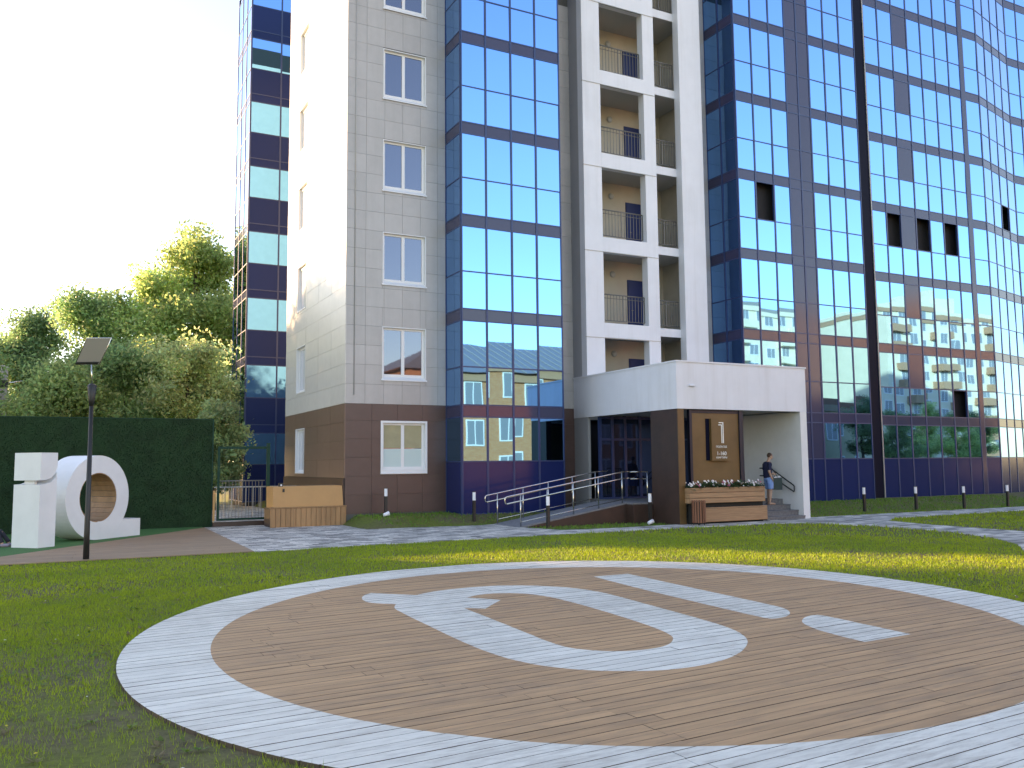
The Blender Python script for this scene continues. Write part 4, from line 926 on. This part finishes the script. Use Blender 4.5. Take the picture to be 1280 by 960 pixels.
# person sitting on the turf by the letter i
sp = thing('person', (-1.62, 24.75, .03), 'person in grey jacket sitting on the turf beside the letter i', 'person'); sp.rotation_euler = (0, 0, math.radians(-20))
ch = [([(0, 0, .12), (-.04, 0, .3), (0, 0, .52), (.03, 0, .6)], [.13, .12, .12, .06]), ([(0, -.15, .53), (0, .15, .53)], [.06, .06]), ([(.03, 0, .58), (.07, 0, .68)], [.05, .05]),
      ([(0, -.09, .12), (.36, -.12, .38), (.50, -.12, .06)], [.085, .055, .036]), ([(0, .09, .12), (.36, .12, .34), (.55, .12, .06)], [.085, .055, .036]), ([(.48, -.12, .03), (.66, -.13, .03)], [.036, .028]), ([(.52, .12, .03), (.70, .13, .03)], [.036, .028]),
      ([(0, -.17, .53), (.05, -.22, .32), (.27, -.12, .36)], [.05, .04, .028]), ([(0, .17, .53), (.05, .22, .32), (.27, .12, .36)], [.05, .04, .028])]
bs = [((.09, 0, .75), .088, .072, .105), ((.17, 0, .73), .018, .014, .02)]
hand(ch, bs, (.27, -.12, .36), (.9, .2, -.2), (0, -.2, .9)); hand(ch, bs, (.27, .12, .36), (.9, -.2, -.2), (0, .2, .9))
body_mesh(ch, bs, 'skin', 'body', sp, None, None, .011, 3)
body_mesh([([(0, 0, .12), (-.04, 0, .3), (0, 0, .52), (.03, 0, .59)], [.15, .14, .14, .075]), ([(0, -.15, .53), (0, .15, .53)], [.075, .075]), ([(0, -.17, .53), (.05, -.22, .32), (.22, -.14, .355)], [.065, .055, .045]), ([(0, .17, .53), (.05, .22, .32), (.22, .14, .355)], [.065, .055, .045])], [], 'jacket_grey', 'jacket', sp, None, None, .014, 4)
body_mesh([([(0, -.09, .13), (.36, -.12, .38), (.49, -.12, .10)], [.10, .072, .055]), ([(0, .09, .13), (.36, .12, .34), (.54, .12, .10)], [.10, .072, .055]), ([(-.03, 0, .13), (.03, 0, .13)], [.14, .14])], [], 'trousers_dark', 'trousers', sp, None, None, .014, 4)
body_mesh([([(.46, -.12, .045), (.66, -.13, .04)], [.046, .036]), ([(.50, .12, .045), (.70, .13, .04)], [.046, .036])], [], 'shoe', 'shoes', sp, None, None, .012, 2)
body_mesh([], [((.07, 0, .78), .09, .08, .095)], 'hair', 'hair', sp, None, None, .012, 3)

# ------------------------------------------------------------------ trees
def make_tree(name, loc, h, rad, seed, label, nleaf=9000, leaf=.16, tone=(.075, .115, .022), low=.15, group='trees behind the turf fence'):
    r = np.random.RandomState(seed); rr = random.Random(seed); t = thing(name, loc, label, 'tree', group); L0 = Vector(loc)
    mb = MB(); lean = Vector((rr.uniform(-.04, .04), rr.uniform(-.04, .04), 1)); pts = [L0+lean*h*k/6+Vector((rr.uniform(-.12, .12), rr.uniform(-.12, .12), 0))*(k > 0) for k in range(7)]
    pts[0] -= U*.1
    mb.tube(pts, [h*.018*(1-.85*k/6)+.02 for k in range(7)], 8)
    tips = []
    for k in range(22):
        f_ = rr.uniform(low+.05, .93); i = min(5, int(f_*6)); b_ = pts[i].lerp(pts[i+1], f_*6-i); a = rr.uniform(0, 6.28); ln = rad*(1.05-.55*abs(f_-.45)/.5)*rr.uniform(.6, 1.1)
        e = b_+Vector((math.cos(a)*ln, math.sin(a)*ln, ln*rr.uniform(.15, .75))); mid_ = b_.lerp(e, .5)+Vector((0, 0, -.06*ln)); mb.tube([b_, mid_, e], [.05*h/12, .03*h/12, .01], 5); tips += [mid_.lerp(e, u_) for u_ in (.1, .45, .8, 1.)]
        for q in range(2):
            m2 = b_.lerp(e, rr.uniform(.4, .8)); e2_ = m2+Vector((rr.uniform(-1, 1), rr.uniform(-1, 1), rr.uniform(.0, .9)))*ln*.45; mb.tube([m2, e2_], [.02*h/12, .006], 4); tips += [e2_, m2.lerp(e2_, .6)]
    tips += [pts[6], pts[6]-U*h*.05, pts[5], pts[6]+U*.3]
    part('trunk', mb, 'bark', t)
    T = np.array([tuple(p) for p in tips]); w_ = r.uniform(.4, 1.6, len(T)); ci = r.choice(len(T), nleaf, p=w_/w_.sum())
    cl = r.uniform(.45, 1.15, len(T))*rad*.42; off = r.normal(0, 1, (nleaf, 3)); off /= np.linalg.norm(off, axis=1, keepdims=True); off *= (r.rand(nleaf)**.5)[:, None]
    p = T[ci]+off*cl[ci][:, None]*np.array([1.1, 1.1, .85]); a = r.normal(0, 1, (nleaf, 3)); a /= np.linalg.norm(a, axis=1, keepdims=True); b_ = np.cross(a, r.normal(0, 1, (nleaf, 3))); b_ /= np.linalg.norm(b_, axis=1, keepdims=True)
    s_ = leaf*r.uniform(.6, 1.35, nleaf)[:, None]; Vq = np.empty((nleaf, 4, 3)); Vq[:, 0] = p-a*s_; Vq[:, 1] = p+b_*s_*.5-a*s_*.1; Vq[:, 2] = p+a*s_; Vq[:, 3] = p-b_*s_*.5-a*s_*.1
    Vq[:, :, 2] = np.maximum(Vq[:, :, 2], L0.z+.1)
    tn = 4.6*(r.uniform(.65, 1.35, len(T))[ci]*r.uniform(.75, 1.25, nleaf))[:, None]*np.array(tone)*np.array([1.0, 1, 1.9]); tn[:, 0] *= r.uniform(.8, 1.25, nleaf)
    cr = tri_object('crown', Vq.reshape(-1, 3)-np.array(loc), np.repeat(tn, 4, 0), 'leaf', t, loc, 4); return t
TR_ = [((-6.2, 58, 0), 10.3, 3.4, 'pale green tree behind the turf fence near the concrete pole', (.075, .12, .03)), ((-2.2, 61, 0), 10.8, 3.0, 'rounded dark green tree left of the solar lamp head', (.05, .085, .022)), ((1.6, 56, 0), 11.6, 3.3, 'broad mid green tree directly behind the solar lamp head', (.06, .10, .024)),
       ((4.4, 52.5, 0), 12.6, 3.1, 'tall bright green tree between the lamp and the glass bay', (.10, .14, .03)), ((6.4, 50.5, 0), 14.6, 3.2, 'tallest tree with ragged top rising beside the glass bay', (.095, .13, .028)),
       ((-4.4, 44.5, 0), 6.6, 3.0, 'low bushy tree just above the turf fence by the pole', (.055, .09, .018)), ((-.6, 43.0, 0), 6.0, 2.8, 'low olive green tree just above the fence behind the letters', (.065, .095, .02)), ((2.6, 44.0, 0), 6.9, 2.9, 'dense low tree above the fence beside the lamp post', (.05, .085, .02)), ((5.2, 43.2, 0), 7.6, 2.5, 'yellowish green tree peeping over the right end of the fence', (.11, .135, .035)), ((5.9, 39.6, 0), 4.2, 1.3, 'leafy shrub tree seen through the garden gate', (.08, .11, .03))]
base_trees = []
for k, (loc, h, rad, lb, tone) in enumerate(TR_): base_trees.append(make_tree('leafy_tree', loc, h, rad, 40+k, lb, 36000 if h > 8 else 24000, .115 if h > 8 else .095, tone, .12 if h < 8 else .2))
# the same wood goes on to the left, out of the picture, and shades the lawn
k = 0
for x, y, s_ in ((-10, 57, 1.0), (-14, 57.5, 1.15), (-21.8, 62, 1.2), (-30.5, 57, 1.25), (-36, 62, 1.3), (-36.5, 57, 1.25), (-42, 61, 1.3), (-46, 56, 1.3), (-10.5, 48, 1.0), (-25.7, 49, 1.3), (-31.5, 48, 1.4), (-37, 50, 1.4), (-52, 60, 1.35), (-44, 50, 1.4)):
    src = base_trees[[1, 2, 3, 0, 4][k % 5] if y > 50 else [2, 1, 3][k % 3]]; c_ = copy_tree(src); c_.location = (x, y, 0); c_.rotation_euler = (0, 0, k*1.3); c_.scale = (s_*1.3, s_*1.3, s_*(1.15 if y > 50 else 1.05)); c_['label'] = 'tree of the wood beyond the left end of the turf fence'; c_['group'] = 'wood left of the fence'; k += 1

# ------------------------------------------------------------------ the street behind the photographer, seen in the mirrored glass
def block(name, x0, x1, y0, y1, h, wallm, label, floors, cols, roof, win=(1.3, 1.6), z0w=1.0, trim=None, balc=()):
    t = thing(name, ((x0+x1)/2, y1, -.55), label, 'building'); G0 = -.55
    part('wall', MB().box(x0, x1, y0, y1, G0, h), wallm, t)
    if roof == 'hip':
        mb = MB(); e = .7; ym = (y0+y1)/2; zz = h+3.4; a, b_, c_, d_ = (x0-e, y0-e, h), (x1+e, y0-e, h), (x1+e, y1+e, h), (x0-e, y1+e, h); p, q_ = (x0+6, ym, zz), (x1-6, ym, zz)
        mb.poly([a, b_, q_, p]).poly([c_, d_, p, q_]).poly([b_, c_, q_]).poly([d_, a, p]).poly([d_, c_, b_, a]); rf = part('roof', mb, 'roof_grey', t)
        sm_ = MB()
        for k in range(int((x1-x0-10)/.9)): xx = x0+5.5+.9*k; sm_.tube([(xx, y1+e, h+.03), (xx, ym, zz+.02)], .03, 4)
        part('roof_seam', sm_, 'lamp_grey', rf)
    else:
        part('roof', MB().box(x0-.2, x1+.2, y0-.2, y1+.2, h, h+.6), roof, t)
        part('roof_house', MB().box(x0+(x1-x0)*.3, x0+(x1-x0)*.5, y0+2, y1-1, h+.6, h+3), roof, t)
    fh = (h-G0-.4)/floors; cw = (x1-x0)/cols; fr = MB(); ww, wh = win
    fr.box(-ww/2-.06, ww/2+.06, 0, .06, -wh/2-.06, wh/2+.06); fm = fr.mesh('window', 'pvc'); gm = MB()
    gm.box(-ww/2+.04, -.05, .06, .075, -wh/2+.04, wh/2-.04).box(.05, ww/2-.04, .06, .075, -wh/2+.04, wh/2-.04); gmm = gm.mesh('pane', 'far_glass')
    for f_ in range(floors):
        for c_ in range(cols):
            p = (x0+cw*(c_+.5), y1+.002, G0+fh*f_+z0w+wh/2); wo = link('window', fm, t, p); link('pane', gmm, wo, p)
    for cidx in balc:
        for f_ in range(1, floors): xx = x0+cw*(cidx+.5); part('balcony', MB().box(xx-cw*.5, xx+cw*.5, y1, y1+1.1, G0+fh*f_-.1, G0+fh*f_+1.0), trim, t)
    if trim: part('cornice', MB().box(x0-.15, x1+.15, y0-.15, y1+.25, h-.7, h-.02), trim, t)
    return t
block('brick_building', 24, 47, -24, -9, 9.4, 'brickwork', 'brick building with grey metal hip roof mirrored in the first glass bay', 3, 8, 'hip', (1.5, 1.9), .9, 'terracotta')
block('cream_house', 54, 76, -26, -14, 8.0, 'cream', 'low cream building mirrored in the lower panes of the glass wing', 2, 7, 'roof_red', (1.4, 1.8), 1.0, 'terracotta')
block('apartment_block', 72, 104, -62, -48, 25.5, 'white_block', 'tall white apartment block mirrored behind the second glass bay', 9, 10, 'roof_grey', (1.7, 1.6), 1.1, 'white_block', (2, 5, 8))
block('apartment_block', 108, 146, -50, -36, 24.5, 'white_block', 'long white and terracotta apartment block mirrored in the glass wing', 9, 12, 'white_block', (1.7, 1.6), 1.1, 'terracotta', (1, 4, 7, 10))
block('apartment_block', 150, 190, -44, -30, 22, 'cream', 'cream apartment block mirrored at the far end of the glass wing', 8, 12, 'roof_grey', (1.7, 1.6), 1.1, 'white_block', (3, 8))
for k, (x, y) in enumerate(((50, -6), (60, -10), (70, -9), (82, -14), (95, -20), (110, -22), (47, -3.5), (88, -10), (125, -20))):
    c_ = copy_tree(base_trees[[2, 3, 1][k % 3]]); c_.location = (x, y, -.5); c_.rotation_euler = (0, 0, k*1.1); c_.scale = (.75, .75, .62+.06*(k % 3)); c_['label'] = 'street tree across the road mirrored in the glass'; c_['group'] = 'street trees mirrored in the glass'
